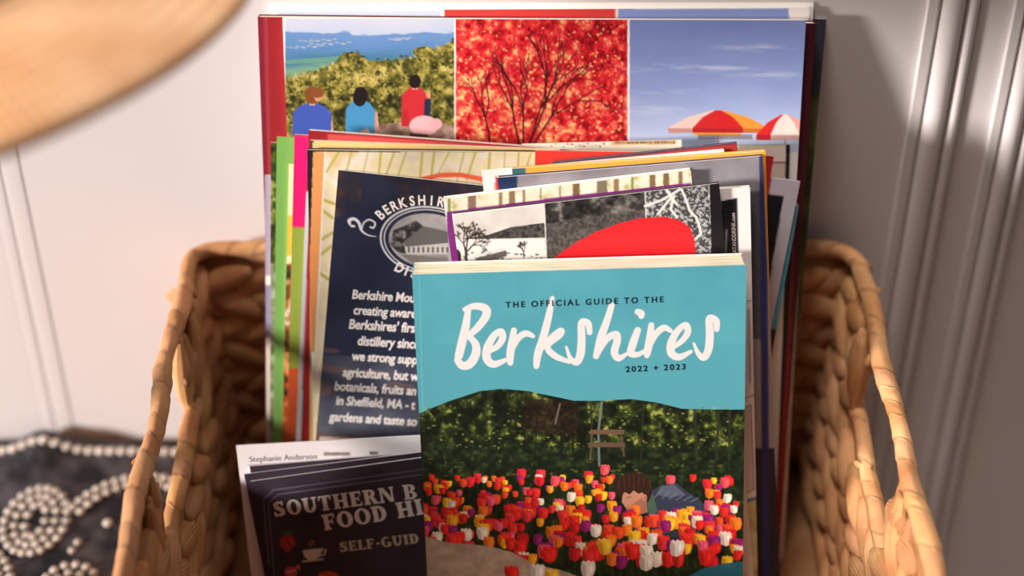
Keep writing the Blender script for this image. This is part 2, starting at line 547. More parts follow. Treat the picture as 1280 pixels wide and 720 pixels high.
# ---------------------------------------------------------------- printed matter: pictures
def fbm(h, w, scale, seed, octv=4, sx=1.0):
    """smooth random field in 0..1; scale in samples"""
    rg = np.random.RandomState(seed)
    out = np.zeros((h, w)); amp = 1.0; tot = 0
    for k in range(octv):
        sc = max(scale / 2 ** k, 1.01)
        gh, gw = int(h / sc) + 3, int(w / (sc * sx)) + 3
        gr = rg.rand(gh, gw)
        y = np.arange(h) / sc; x = np.arange(w) / (sc * sx)
        y0 = y.astype(int); x0 = x.astype(int)
        fy = (y - y0)[:, None]; fx = (x - x0)[None, :]
        fy = fy * fy * (3 - 2 * fy); fx = fx * fx * (3 - 2 * fx)
        a = gr[y0][:, x0]; b_ = gr[y0][:, x0 + 1]; c = gr[y0 + 1][:, x0]; d = gr[y0 + 1][:, x0 + 1]
        out += amp * ((a * (1 - fx) + b_ * fx) * (1 - fy) + (c * (1 - fx) + d * fx) * fy)
        tot += amp; amp *= .55
    return out / tot
def ramp(f, stops):
    f = np.clip(f, 0, 1)
    xs = [p for p, _ in stops]
    return np.stack([np.interp(f, xs, [c[k] for _, c in stops]) for k in range(3)], -1)

class Print:
    """the printed picture on one face; points are image pixels, cast through the camera onto the face"""
    def __init__(s, it, zlow_py=None, step=.00038, base=(255, 255, 255), ss=2):
        s.it, s.step, s.ss = it, step, ss
        s.nx = max(2, int(it.w / step))
        zl = 0.0 if zlow_py is None else max(0.0, min(it.local(640, zlow_py)[1] - .004, it.local(360, zlow_py)[1] - .004, it.local(930, zlow_py)[1] - .004))
        s.zl = zl
        s.nz = max(2, int((it.len - zl) / step))
        s.W, s.H = s.nx * ss, s.nz * ss
        s.img = np.empty((s.H, s.W, 3)); s.img[:] = base
        s.base = base
    def P(s, x, y):  # image pixel, projected along its camera ray onto the item's face
        u, v = s.it.local(x, y)
        return ((u + s.it.w / 2) / s.it.w * s.W, (s.it.len - v) / (s.it.len - s.zl) * s.H)
    def pts(s, ps): return np.array([s.P(*p) for p in ps])
    def _box(s, q, pad=1):
        x0, y0 = np.floor(q.min(0) - pad).astype(int); x1, y1 = np.ceil(q.max(0) + pad).astype(int)
        return max(x0, 0), min(x1, s.W), max(y0, 0), min(y1, s.H)
    def mask(s, ps, raw=False):
        q = np.asarray(ps) if raw else s.pts(ps)
        x0, x1, y0, y1 = s._box(q)
        if x1 <= x0 or y1 <= y0: return None
        X, Y = np.meshgrid(np.arange(x0, x1) + .5, np.arange(y0, y1) + .5)
        ins = np.zeros(X.shape, bool)
        for i in range(len(q)):
            (xa, ya), (xb, yb) = q[i], q[(i + 1) % len(q)]
            if ya == yb: continue
            ins ^= ((ya > Y) != (yb > Y)) & (X < (xb - xa) * (Y - ya) / (yb - ya) + xa)
        return (slice(y0, y1), slice(x0, x1)), ins.astype(float)
    def put(s, mk, col, alpha=1.0):
        if mk is None: return
        sl, a = mk
        a = (a * alpha)[..., None]
        s.img[sl] = s.img[sl] * (1 - a) + np.asarray(col, dtype=float) * a
    def poly(s, ps, col, alpha=1.0): s.put(s.mask(ps), col, alpha)
    def rect(s, x0, y0, x1, y1, col, alpha=1.0): s.poly([(x0, y0), (x1, y0), (x1, y1), (x0, y1)], col, alpha)
    def ell(s, cx, cy, rx, ry, col, ang=0, alpha=1.0, n=22):
        c, d = math.cos(ang), math.sin(ang)
        s.poly([(cx + rx * math.cos(t) * c - ry * math.sin(t) * d, cy + rx * math.cos(t) * d + ry * math.sin(t) * c) for t in np.linspace(0, 2 * math.pi, n, False)], col, alpha)
    def field(s, ps, fn, seed=0, scale=10, sx=1.0, octv=4, alpha=1.0):
        """fill a shape with colours from fn(noise, fx, fy); scale in print grid steps"""
        mk = s.mask(ps)
        if mk is None: return
        sl, a = mk
        h, w = a.shape
        if h < 1 or w < 1: return
        f = fbm(h, w, scale * s.ss, seed, octv, sx)
        f = np.clip((f - .5) * 1.9 + .5, 0, 1)
        fy, fx = np.meshgrid(np.linspace(0, 1, h), np.linspace(0, 1, w), indexing='ij')
        s.put((sl, a), fn(f, fx, fy), alpha)
    def line(s, ps, wd, col, alpha=1.0):
        q = s.pts(ps)
        if np.isscalar(wd): wd = [wd] * len(ps)
        for i in range(len(q) - 1):
            a, b_ = q[i], q[i + 1]
            pad = max(wd[i], wd[i + 1]) * s.ss
            x0, x1, y0, y1 = s._box(np.array([a, b_]), pad + 1)
            if x1 <= x0 or y1 <= y0: continue
            X, Y = np.meshgrid(np.arange(x0, x1) + .5, np.arange(y0, y1) + .5)
            d = b_ - a; L2 = max((d ** 2).sum(), 1e-9)
            t = np.clip(((X - a[0]) * d[0] + (Y - a[1]) * d[1]) / L2, 0, 1)
            ds = np.hypot(X - a[0] - t * d[0], Y - a[1] - t * d[1])
            r = (wd[i] * (1 - t) + wd[i + 1] * t) * .5 * s.ss
            s.put(((slice(y0, y1), slice(x0, x1)), np.clip(r - ds + .5, 0, 1)), col, alpha)
    def mesh(s, mb):
        """the face as a grid whose vertices carry the print's colours"""
        c = s.img.reshape(s.nz, s.ss, s.nx, s.ss, 3).mean((1, 3))
        c = lin(c)
        xs = np.linspace(-s.it.w / 2, s.it.w / 2, s.nx)
        zs = np.linspace(s.it.len, s.zl, s.nz)
        if s.zl > 0:
            zs = np.append(zs, 0.0); c = np.concatenate([c, c[-1:]], 0)
        nz = len(zs)
        X, Z = np.meshgrid(xs, zs)
        V = np.stack([X.ravel(), np.zeros(X.size), Z.ravel()], -1)
        i = np.arange(nz - 1)[:, None] * s.nx + np.arange(s.nx - 1)[None, :]
        F = np.stack([i, i + s.nx, i + s.nx + 1, i + 1], -1).reshape(-1, 4)
        mb.add(V, F.tolist(), c.reshape(-1, 3))

def sheet(it, pr, back=(250, 246, 240), name='sheet'):
    """a leaflet: printed face plus the thickness of its folded paper, one mesh"""
    mb = MB()
    if pr is None: pr = Print(it, step=.02, base=back)
    pr.mesh(mb)
    w, L, t = it.w, it.len, it.t
    mb.box(-w / 2, w / 2, .00006, t, 0, L - .00004, lin(back))
    return mb.build(name, MAT['print'], it.o)

def book(it, pr, spine=(245, 240, 235), back=(235, 230, 226), pages='pages', splay=0.0, round_r=0.0):
    """a bound magazine: front cover, page block, spine strip, back cover"""
    w, L, t = it.w, it.len, it.t
    ct = min(.0004, t * .15)
    mb = MB(); pr.mesh(mb)
    mb.box(-w / 2, w / 2, .00006, ct, 0, L - .00003, lin((246, 240, 234)))
    mb.build('front_cover', MAT['print'], it.o)
    mb = MB(); mb.box(-w / 2 + ct, w / 2 - .0006, ct, t - ct, .0005, L - .0006)
    if splay:                                                # upper page edges drift back a little
        v = mb.v[0]; v[4:, 2] -= 0; v[[6, 7], 2] += splay
    mb.build('page_block', MAT[pages], it.o)
    mb = MB(); mb.box(-w / 2, -w / 2 + ct, ct, t - ct, 0, L - .0002, lin(spine))
    mb.build('spine', MAT['print'], it.o)
    mb = MB(); mb.box(-w / 2, w / 2, t - ct, t, 0, L, lin(back))
    mb.build('back_cover', MAT['print'], it.o)

# ---------------------------------------------------------------- lettering
def font_mesh(txt, bold=0.0, shear=0.0, space=1.0):
    cu = bpy.data.curves.new('lettering', 'FONT')
    cu.body = txt; cu.offset = bold; cu.shear = shear; cu.space_character = space
    cu.resolution_u = 4; cu.fill_mode = 'FRONT'
    ob = bpy.data.objects.new('lettering', cu)
    COL.objects.link(ob)
    dg = bpy.context.evaluated_depsgraph_get()
    me = bpy.data.meshes.new_from_object(ob.evaluated_get(dg))
    v = np.zeros(len(me.vertices) * 3); me.vertices.foreach_get('co', v); v = v.reshape(-1, 3)[:, :2].copy()
    f = [tuple(p.vertices) for p in me.polygons]
    bpy.data.objects.remove(ob); bpy.data.curves.remove(cu); bpy.data.meshes.remove(me)
    return v, f
INK_Y = -.00012
def place(mb, v, f, a, b_, hs=1.0, cap=None, layered=False):
    """put flat glyph outlines on a face: baseline from a to b (local x, z)"""
    a, b_ = np.array(a), np.array(b_)
    d = b_ - a; Ln = np.hypot(*d); d = d / Ln; n = np.array([-d[1], d[0]])
    x0, x1 = v[:, 0].min(), v[:, 0].max()
    k = Ln / (x1 - x0)
    ky = k * hs if cap is None else cap
    P = a + np.outer((v[:, 0] - x0) * k, d) + np.outer(v[:, 1] * ky, n)
    Y = np.full(len(P), INK_Y)
    if layered:
        for i, q in enumerate(f): Y[list(q)] -= 5e-6 * i     # strokes of one letter lie one upon another
    mb.add(np.stack([P[:, 0], Y, P[:, 1]], -1), f)
def words(it, txt, a, b_, name, ink, bold=0.0, shear=0.0, space=1.0, hs=1.0, mb=None):
    own = mb is None
    if own: mb = MB()
    v, f = font_mesh(txt, bold, shear, space)
    place(mb, v, f, it.local(*a), it.local(*b_), hs)
    return mb.build(name, MAT[ink], it.o) if own else mb
def brush(pr, strokes, ink, k=1.0):
    """brush lettering: each stroke a list of (x, y, width) with x, y in image pixels, width in grid steps"""
    for st in strokes:
        q = np.array([p[:2] for p in st], dtype=float); wd = np.array([p[2] for p in st], dtype=float)
        t = np.linspace(0, len(q) - 1, (len(q) - 1) * 7 + 1)      # smooth curve through the points
        def cr(arr):
            o_ = []
            for tt in t:
                i = min(int(tt), len(arr) - 2); f = tt - i
                p0, p1, p2, p3 = arr[max(i - 1, 0)], arr[i], arr[i + 1], arr[min(i + 2, len(arr) - 1)]
                o_.append(.5 * (2 * p1 + (p2 - p0) * f + (2 * p0 - 5 * p1 + 4 * p2 - p3) * f * f + (3 * p1 - p0 - 3 * p2 + p3) * f ** 3))
            return np.array(o_)
        c, w_ = cr(q), cr(wd)
        for i in range(len(c) - 1):
            pr.line([c[i], c[i + 1]], [w_[i] * k, w_[i + 1] * k], ink)

def serif_glyph(ch):
    """heavy slab-serif capitals on a unit cap height: list of polygons and advance"""
    T, t, S = .27, .12, .11
    P = []
    def bx(x0, y0, x1, y1): P.append([(x0, y0), (x1, y0), (x1, y1), (x0, y1)])
    def stem(x, w=T, e=.075):
        bx(x, 0, x + w, 1); bx(x - e, 0, x + w + e, S); bx(x - e, 1 - S, x + w + e, 1)
    def ring(cx, cy, ro, rv, ri, rj, a0=0, a1=360, n=28):
        for i in range(n):
            q = [math.radians(a0 + (a1 - a0) * k / n) for k in (i, i + 1)]
            P.append([(cx + ro * math.cos(q[0]), cy + rv * math.sin(q[0])), (cx + ro * math.cos(q[1]), cy + rv * math.sin(q[1])),
                      (cx + ri * math.cos(q[1]), cy + rj * math.sin(q[1])), (cx + ri * math.cos(q[0]), cy + rj * math.sin(q[0]))])
    def slant(x0, y0, x1, y1, w): P.append([(x0, y0), (x0 + w, y0), (x1 + w, y1), (x1, y1)])
    if ch == 'O': ring(.46, .5, .46, .52, .19, .39); return P, .98
    if ch == 'D': stem(.06); ring(.36, .5, .46, .5, .18, .37, -90, 90, 18); bx(.30, 0, .38, .13); bx(.30, .87, .38, 1); return P, .92
    if ch == 'I': stem(.08); return P, .50
    if ch == 'H': stem(.06); stem(.60); bx(.3, .43, .62, .57); return P, 1.0
    if ch == 'U':
        bx(.06, .32, .33, 1); bx(.66, .32, .80, 1); bx(-.02, 1 - S, .41, 1); bx(.56, 1 - S, .90, 1)
        ring(.43, .34, .37, .36, .10, .22, 180, 360, 16); bx(.70, .3, .80, .4); return P, .96
    if ch == 'T': bx(.26, 0, .53, 1); bx(.17, 0, .62, S); bx(0, 1 - .13, .79, 1); bx(0, .70, .09, 1); bx(.70, .70, .79, 1); return P, .86
    if ch == 'E': stem(.06); bx(.3, 0, .72, .13); bx(.3, .87, .70, 1); bx(.3, .44, .56, .56); bx(.64, 0, .72, .28); bx(.62, .72, .70, 1); bx(.5, .34, .57, .66); return P, .80
    if ch == 'F': stem(.06); bx(.3, .87, .70, 1); bx(.3, .44, .56, .56); bx(.62, .70, .70, 1); bx(.5, .34, .57, .66); return P, .76
    if ch == 'L': stem(.06); bx(.3, 0, .68, .13); bx(.60, 0, .68, .32); return P, .74
    if ch == 'R':
        stem(.06); ring(.42, .73, .32, .27, .06, .15, -90, 90, 14); bx(.3, .46, .44, .58); bx(.3, .88, .44, 1)
        slant(.60, 0, .36, .5, .28); bx(.58, 0, .96, S); return P, .94
    if ch == 'N': stem(.06, .14); slant(.62, 0, .04, 1, .28); bx(.74, 0, .86, 1); bx(.66, 1 - S, .94, 1); return P, 1.0
    if ch == 'B': stem(.06); ring(.40, .74, .34, .26, .08, .15, -90, 90, 14); ring(.42, .26, .38, .27, .10, .15, -90, 90, 14); bx(.3, .46, .44, .54); return P, .86
    if ch == 'G': ring(.46, .5, .46, .52, .19, .39, 50, 335, 24); bx(.50, .34, .90, .46); bx(.66, .02, .86, .46); return P, .98
    if ch == 'S':
        pts = [(.62, .74, .12), (.56, .88, .14), (.36, .92, .17), (.17, .80, .25), (.22, .62, .27), (.42, .50, .28), (.58, .36, .27), (.58, .18, .24), (.36, .08, .16), (.14, .12, .14), (.09, .27, .12)]
        q = []
        for i in range(len(pts) - 1):
            (xa, ya, wa), (xb, yb, wb) = pts[i], pts[i + 1]
            L = math.hypot(xb - xa, yb - ya); nx_, ny_ = -(yb - ya) / L, (xb - xa) / L
            P.append([(xa + nx_ * wa / 2, ya + ny_ * wa / 2), (xb + nx_ * wb / 2, yb + ny_ * wb / 2), (xb - nx_ * wb / 2, yb - ny_ * wb / 2), (xa - nx_ * wa / 2, ya - ny_ * wa / 2)])
            P.append([(xb + wb / 2 * math.cos(a), yb + wb / 2 * math.sin(a)) for a in np.linspace(0, 6.283, 10, False)])
        bx(.58, .68, .67, 1.0); bx(.04, 0, .13, .34)
        return P, .80
    if ch == '-': bx(.04, .36, .42, .50); return P, .50
    return P, .42
def serif_words(it, mb, txt, a, b_, hs=1.0, thin=1.0):
    polys, x = [], 0.0
    for ch in txt:
        p, adv = serif_glyph(ch)
        polys += [[(x + u, v) for u, v in q] for q in p]
        x += adv + .06
    V = np.array([p for q in polys for p in q]); F, i = [], 0
    for q in polys: F.append(tuple(range(i, i + len(q)))); i += len(q)
    place(mb, V, F, it.local(*a), it.local(*b_), hs, layered=True)

# ---------------------------------------------------------------- pictures of the individual covers
def W(it): return it.tl[0], it.tl[1]
TULIP = [(206, 30, 34), (232, 50, 44), (226, 40, 36), (224, 44, 34), (214, 30, 40), (236, 74, 36), (245, 120, 34), (250, 190, 40), (240, 224, 200), (232, 86, 110), (226, 52, 60), (235, 40, 34), (150, 30, 110), (246, 160, 36)]
def tulip(p, x, y, s, col, rr):
    col = np.array(col, float)
    lean_ = rr.uniform(-.2, .2)
    p.line([(x, y + s * .4), (x - lean_ * s, y + s * 2.0)], max(.9, s * .13), (34, 62, 30))
    def q(dx, dy): return (x + dx * s + lean_ * -dy * s * .6, y + dy * s)
    p.poly([q(-.54, -.12), q(-.50, -.55), q(-.34, -.68), q(-.16, -.56), q(0, -.72), q(.18, -.58), q(.36, -.66), q(.52, -.5), q(.55, -.05), q(.40, .40), q(0, .58), q(-.40, .42)], col)
    p.poly([q(-.52, -.1), q(-.5, -.64), q(-.16, -.30), q(-.12, .5), q(-.38, .38)], col * .80)
    p.poly([q(.1, -.2), q(.28, -.45), q(.40, -.1), q(.2, .35)], np.minimum(255, col * 1.12 + 10))
def guide_art(it, zlow):
    p = Print(it, zlow, .00028)
    p.img[:] = (82, 158, 171)
    x0 = 500
    wave = [(500, 523), (524, 517), (560, 502), (600, 489), (628, 486), (660, 489), (718, 501), (750, 501), (789, 499), (820, 503), (852, 511), (890, 512), (960, 512)]
    p.field([(480, 320), (960, 320), (960, 430), (480, 430)], lambda f, x, y: ramp(f, [(0, (78, 154, 168)), (1, (86, 163, 176))]), 3, 60)
    p.field(wave + [(960, 760), (480, 760)], lambda f, x, y: ramp(f, [(0, (8, 14, 9)), (.45, (22, 32, 16)), (.7, (48, 60, 24)), (.9, (92, 104, 44)), (1, (150, 152, 80))]), 7, 13, octv=5)
    dk = [(500, 560), (600, 548), (720, 560), (960, 556), (960, 760), (480, 760)]
    p.field(dk, lambda f, x, y: ramp(f, [(0, (8, 18, 12)), (.6, (16, 32, 20)), (1, (40, 62, 30))]), 17, 8, alpha=.75)
    rr = random.Random(21)
    for _ in range(260):
        x, y = rr.uniform(526, 922), rr.uniform(506, 560)
        if y < 505 + 10 * math.sin(x * .02): continue
        k = rr.random()
        p.ell(x, y, rr.uniform(.8, 2.6), rr.uniform(.6, 1.8), [(96, 116, 44), (140, 146, 70), (60, 84, 34), (176, 170, 96)][int(k * 4)], alpha=.6)
    for x in (672, 700, 716, 738, 804, 868, 898, 912):       # thin trunks behind the beds
        p.line([(x, 503 if x < 850 else 515), (x + rr.uniform(-4, 4), 575)], rr.uniform(2.5, 5), (22, 18, 14) if x < 720 else (44, 48, 34), .8)
    p.field([(655, 498), (722, 503), (722, 545), (655, 540)], lambda f, x, y: ramp(f, [(0, (20, 12, 10)), (1, (52, 34, 26))]), 9, 6, alpha=.7)
    p.line([(752, 503), (748, 540), (749, 582)], 4, (112, 120, 122), .9); p.line([(700, 505), (694, 530)], 3, (120, 110, 96), .8)
    p.rect(738, 537, 780, 543, (104, 80, 62)); p.rect(736, 553, 781, 559, (96, 74, 58))
    p.line([(740, 540), (738, 574)], 3, (92, 74, 60)); p.line([(776, 540), (780, 570)], 3, (92, 74, 60))
    for _ in range(90):
        p.ell(rr.uniform(530, 922), rr.uniform(572, 596), rr.uniform(1, 4), rr.uniform(.8, 2), [(84, 92, 40), (120, 112, 50), (40, 60, 28)][rr.randrange(3)], alpha=.55)
    fl = []
    for _ in range(430):
        y = 596 + 108 * rr.random() ** 1.15
        x = rr.uniform(522, 924)
        if 766 < x < 884 and 598 < y < 638: continue
        fl.append((y, x, (7.4 + (y - 596) * .070) * rr.uniform(.75, 1.2), rr.choice(TULIP)))
    for x, y in ((588, 603), (652, 593), (676, 594), (736, 596), (756, 588), (694, 602), (838, 601), (884, 606), (906, 604)):
        fl.append((y, x, 11, rr.choice([(228, 50, 60), (236, 80, 90), (220, 40, 50)])))
    boy_done = False
    fl.sort()
    for y, x, s, c in fl:
        if y > 622 and not boy_done:
            boy_done = True
            p.poly([(812, 616), (826, 606), (846, 604), (858, 614), (874, 624), (884, 636), (872, 672), (820, 672), (808, 640)], (50, 58, 76))
            p.poly([(826, 608), (842, 605), (856, 618), (838, 622), (820, 618)], (84, 92, 108))
            for k in range(6):
                p.line([(818 + k * 9, 622 + k), (828 + k * 9, 612 + k * 2)], 1.6, (120, 126, 138), .8)
            p.poly([(806, 622), (816, 618), (822, 640), (812, 644)], (74, 98, 84))
            p.poly([(779, 614), (800, 610), (807, 622), (808, 636), (800, 642), (790, 641), (784, 637), (780, 632), (777, 627)], (188, 132, 106))
            p.poly([(790, 630), (806, 620), (810, 640), (800, 643), (790, 641)], (160, 106, 86))
            p.line([(783, 622), (789, 621)], 1.2, (70, 42, 34)); p.line([(781, 634), (786, 634)], 1.2, (150, 84, 76))
            p.poly([(769, 617), (767, 606), (772, 598), (780, 593), (790, 590), (801, 592), (810, 598), (815, 608), (814, 620), (810, 628), (806, 624), (804, 615), (798, 617), (792, 613), (787, 618), (781, 615), (776, 621)], (50, 31, 24))
            p.ell(806, 622, 2.6, 4.2, (196, 136, 110)); p.ell(806.5, 622, 1.2, 2.4, (150, 92, 76))
            for k in range(14):
                xx = 770 + k * 3.2
                p.line([(xx, 602 - 8 * math.sin(k / 4.4)), (xx + rr.uniform(-3, 2), 608 + rr.uniform(-2, 6))], 1.3, (84, 54, 38) if k % 2 else (34, 20, 17), .75)
        tulip(p, x, y, s, c, rr)
    p.poly([(500, 662), (524, 668), (560, 678), (610, 682), (640, 690), (670, 706), (700, 712), (728, 722), (728, 760), (480, 760)], (170, 150, 132), .92)
    p.field([(500, 662), (524, 668), (560, 678), (610, 682), (640, 690), (670, 706), (700, 712), (728, 722), (728, 760), (480, 760)], lambda f, x, y: ramp(f, [(0, (156, 138, 120)), (1, (194, 170, 146))]), 31, 14, alpha=.8)
    for x, y in ((756, 684), (640, 718), (672, 716), (690, 722), (846, 686), (882, 698), (735, 712), (808, 704), (790, 690)):
        tulip(p, x, y, 17, rr.choice([(226, 40, 34), (240, 96, 40), (246, 190, 60), (236, 222, 206)]), rr)
    p.poly([(856, 722), (880, 710), (905, 704), (960, 698), (960, 760), (850, 760)], (36, 110, 130), .95)
    p.line([(523.5, 300), (529, 520)], 1.2, (140, 206, 214), .5)      # crease by the spine
    return p

def strip_art(it, zlow, bands, base=(255, 255, 255), step=.0006, grain=None):
    """a cover built of upright or level blocks of print: (polygon, colour) or (polygon, ramp, scale)"""
    p = Print(it, zlow, step, base)
    for k, bnd in enumerate(bands):
        if len(bnd) == 2: p.poly(bnd[0], bnd[1])
        else:
            p.field(bnd[0], (lambda st: (lambda f, x, y: ramp(f, st)))(bnd[1]), 40 + k, bnd[2])
    return p
def R4(x0, y0, x1, y1): return [(x0, y0), (x1, y0), (x1, y1), (x0, y1)]

# ================================================================ the stack, front to back
F_FRONT = .580
GREEN_FOLIAGE = [(0, (20, 28, 14)), (.5, (60, 74, 30)), (.8, (110, 120, 50)), (1, (170, 170, 100))]

# -- travel guide in front
it = Item('guidebook', (515, 343), (933, 331), t=.0175, lean=20)
it.root('turquoise travel guidebook with tulip field cover, standing foremost in the basket', 'book')
GA = guide_art(it, 726)
def c1(*p): return [(500 + x / 4, 320 + y / 4, w) for x, y, w in p]
def c2(*p): return [(720 + x / 4, 320 + y / 4, w) for x, y, w in p]
brush(GA, [
    c1((342, 268, 7), (330, 350, 9.5), (312, 430, 10.5), (295, 500, 10)),
    c1((326, 268, 6), (372, 252, 8), (425, 262, 10), (432, 298, 10), (390, 358, 9), (345, 398, 7)),
    c1((345, 402, 7), (378, 440, 9), (380, 490, 10.5), (350, 540, 11), (312, 548, 10), (288, 520, 8)),
    c1((446, 478, 6), (490, 450, 7.5), (514, 410, 8.5), (505, 378, 8), (470, 400, 8.5), (438, 460, 10), (436, 515, 10), (470, 542, 9), (534, 518, 5)),
    c1((570, 372, 7), (562, 430, 9.5), (552, 490, 9.5), (552, 535, 7)),
    c1((560, 470, 6), (592, 412, 7.5), (630, 388, 8), (666, 402, 5)),
    c1((762, 212, 5.5), (742, 310, 8.5), (716, 410, 9.5), (690, 490, 9.5), (682, 552, 7)),
    c1((712, 460, 6), (760, 408, 8), (805, 374, 7.5), (800, 400, 6), (738, 452, 7), (775, 500, 8), (848, 530, 5)),
    c1((948, 384, 6.5), (940, 338, 8), (908, 336, 8.5), (908, 420, 9.5), (902, 492, 10), (882, 532, 8.5), (852, 512, 5.5), (832, 456, 3)),
    c2((178, 246, 7), (156, 320, 8.5), (124, 410, 9.5), (100, 502, 7.5)),
    c2((104, 500, 5), (150, 420, 8), (198, 392, 8.5), (205, 425, 9), (192, 480, 9), (212, 512, 8), (256, 488, 4)),
    c2((308, 372, 8), (284, 440, 9.5), (274, 486, 9), (312, 492, 6.5), (358, 462, 3.5)),
    c2((308, 280, 7.5), (324, 288, 8.5), (326, 302, 7)),
    c2((376, 346, 7), (368, 420, 9.5), (356, 480, 9), (354, 500, 6)),
    c2((362, 466, 5.5), (396, 396, 7.5), (438, 360, 8), (474, 376, 5)),
    c2((486, 456, 6), (530, 424, 7), (558, 382, 8), (548, 346, 7.5), (510, 372, 8), (476, 432, 9.5), (476, 486, 9.5), (516, 506, 8.5), (574, 478, 4.5)),
    c2((702, 368, 6.5), (700, 326, 8), (666, 314, 8.5), (668, 390, 9.5), (662, 464, 9.5), (640, 508, 8.5), (612, 490, 6), (588, 438, 3)),
], (234, 219, 217), 1.36)
book(it, GA, spine=(120, 190, 200), back=(226, 220, 214), pages='pages_tint')
words(it, 'THE OFFICIAL GUIDE TO THE', (632, 384.5), (829.5, 377.5), 'subtitle_lettering', 'navy_ink', bold=.022, space=1.42, hs=1.02)
words(it, '2022 + 2023', (782, 465), (857, 461.5), 'year_lettering', 'navy_ink', bold=.022, space=1.3, hs=.95)

# -- food trail cards at lower left
def dark_card(it, full):
    p = Print(it, None, .00040 if full else .0008, (52, 44, 56))
    p.field(R4(250, 520, 800, 900), lambda f, x, y: ramp(f, [(0, (50, 41, 53)), (1, (58, 49, 60))]), 5, 30)
    if full:
        def fr(k, w_):
            a, b_ = (345 + k * .35 - 18, 613 + k), (560, 580 + k)
            p.line([(560, 583 + k), (342 + k, 613 + k * .9), (330 + k, 625 + k * .7), (352 + k, 900)], w_, (120, 112, 132))
        fr(0, 1.2); fr(6, 1.2)
        p.ell(360, 678, 10, 9, (176, 40, 44)); p.poly([(350, 680), (371, 677), (362, 690), (358, 690)], (176, 40, 44))
        for dx in (-6, -2, 2, 6): p.line([(360 + dx * .4, 668), (360 + dx, 664 + abs(dx) * .3)], 2.4, (66, 104, 62))
        for dx, dy in ((-4, 0), (3, -2), (0, 5), (6, 2)): p.ell(360 + dx, 677 + dy, .8, .8, (226, 180, 140))
        p.poly([(378, 688), (404, 685), (401, 695), (395, 699), (386, 700), (381, 696)], (226, 212, 200))
        p.line([(404, 688), (408, 687), (406, 693), (401, 695)], 1.6, (226, 212, 200))
        p.line([(379, 702), (404, 699)], 2.2, (226, 212, 200)); p.line([(389, 683), (387, 679), (391, 676)], 1.4, (170, 130, 110)); p.line([(393, 682), (392, 676)], 1.4, (170, 130, 110))
        p.ell(364, 715, 8, 7, (206, 84, 96)); p.poly([(368, 710), (374, 705), (376, 712)], (226, 120, 130)); p.line([(358, 716), (370, 713)], 1.4, (240, 180, 180))
        p.ell(411, 720, 13, 6, (214, 92, 36)); p.line([(404, 716), (420, 722)], 1.5, (170, 60, 24))
    return p
it = Item('card', (313, 602), (722, 545), t=.0012, lean=20)
it.root('dark plum food trail card with cream serif title, in front of its two copies', 'card', 'food trail cards')
sheet(it, dark_card(it, True), (216, 206, 206))
T = MB()
serif_words(it, T, 'SOUTHERN B', (344, 646), (522, 622), 1.02)
serif_words(it, T, 'FOOD HI', (406, 663), (530, 642), 1.0)
T.build('title_lettering', MAT['cream_ink'], it.o)
T = MB(); serif_words(it, T, 'SELF-GUID', (426, 690), (524, 678), 1.0)
T.build('subtitle_lettering', MAT['tan_ink'], it.o)
it = Item('card', (305, 593), (718, 541), t=.0011, lean=20)
it.root('dark plum food trail card, second in its pack, showing only its left edge', 'card', 'food trail cards')
sheet(it, dark_card(it, False), (206, 196, 200))
it = Item('card', (312, 583), (724, 549), t=.0011, lean=20)
it.root('dark plum food trail card, rearmost of its pack, below the pale name card', 'card', 'food trail cards')
sheet(it, dark_card(it, False), (206, 196, 200))
it = Item('leaflet', (295, 557), (700, 535), t=.0010, lean=20)
it.root('pale pinkish white leaflet with a thin grey name printed at its top left', 'leaflet')
p = Print(it, None, .0006, (236, 228, 228))
p.rect(405, 566, 438, 570, (120, 100, 98), .8); p.rect(462, 565, 473, 569, (110, 92, 92), .8); p.line([(311, 582), (430, 576)], 1.4, (170, 150, 160), .7)
sheet(it, p, (238, 232, 230))
words(it, 'Stephanie Anderson', (312, 577.5), (396, 573.5), 'name_lettering', 'grey_ink', hs=1.05)

# -- black and white photo booklet
it = Item('booklet', (565, 268), (899, 229), t=.0030, lean=20)
it.root('booklet with black and white photographs and a big red shape, behind the guidebook', 'booklet')
p = Print(it, 345, .00036, (232, 226, 220))
p.field([(568, 269), (680, 256), (684, 340), (568, 345)], lambda f, x, y: ramp(f, [(0, (196, 190, 184)), (1, (222, 216, 208))]), 3, 30)
p.field([(610, 294), (640, 284), (680, 279), (684, 297), (560, 300), (568, 300)], lambda f, x, y: ramp(f, [(0, (30, 28, 28)), (1, (92, 88, 84))]), 4, 4)
p.rect(560, 299, 684, 345, (226, 222, 214))
rr = random.Random(8)
def tree(x, y, h, d, a, w_):
    x1, y1 = x + h * math.sin(a), y - h * math.cos(a)
    p.line([(x, y), (x1, y1)], w_, (40, 34, 32))
    if d > 0:
        for k in range(3): tree(x1, y1, h * rr.uniform(.5, .82), d - 1, a + rr.uniform(-.85, .85), max(.55, w_ * .58))
tree(584, 338, 22, 5, -.05, 3.2); tree(655, 322, 7, 4, 0, 1.3)
p.poly([(594, 322), (633, 313), (634, 320), (598, 331)], (92, 86, 82)); p.poly([(590, 320), (630, 309), (633, 313), (594, 323)], (210, 206, 200))
for _ in range(60): p.ell(rr.uniform(568, 680), rr.uniform(315, 336), rr.uniform(.6, 3), rr.uniform(.5, 1.4), (60, 54, 50), alpha=.7)
p.ell(572, 322, 5, 10, (44, 38, 36))
p.field([(680, 250), (806, 235), (810, 340), (684, 342)], lambda f, x, y: ramp(f, [(0, (22, 20, 20)), (.6, (66, 62, 60)), (1, (140, 134, 128))]), 11, 9, octv=5)
p.field([(680, 280), (806, 262), (810, 340), (684, 342)], lambda f, x, y: ramp(f, [(0, (52, 48, 46)), (1, (104, 98, 94))]), 12, 3)
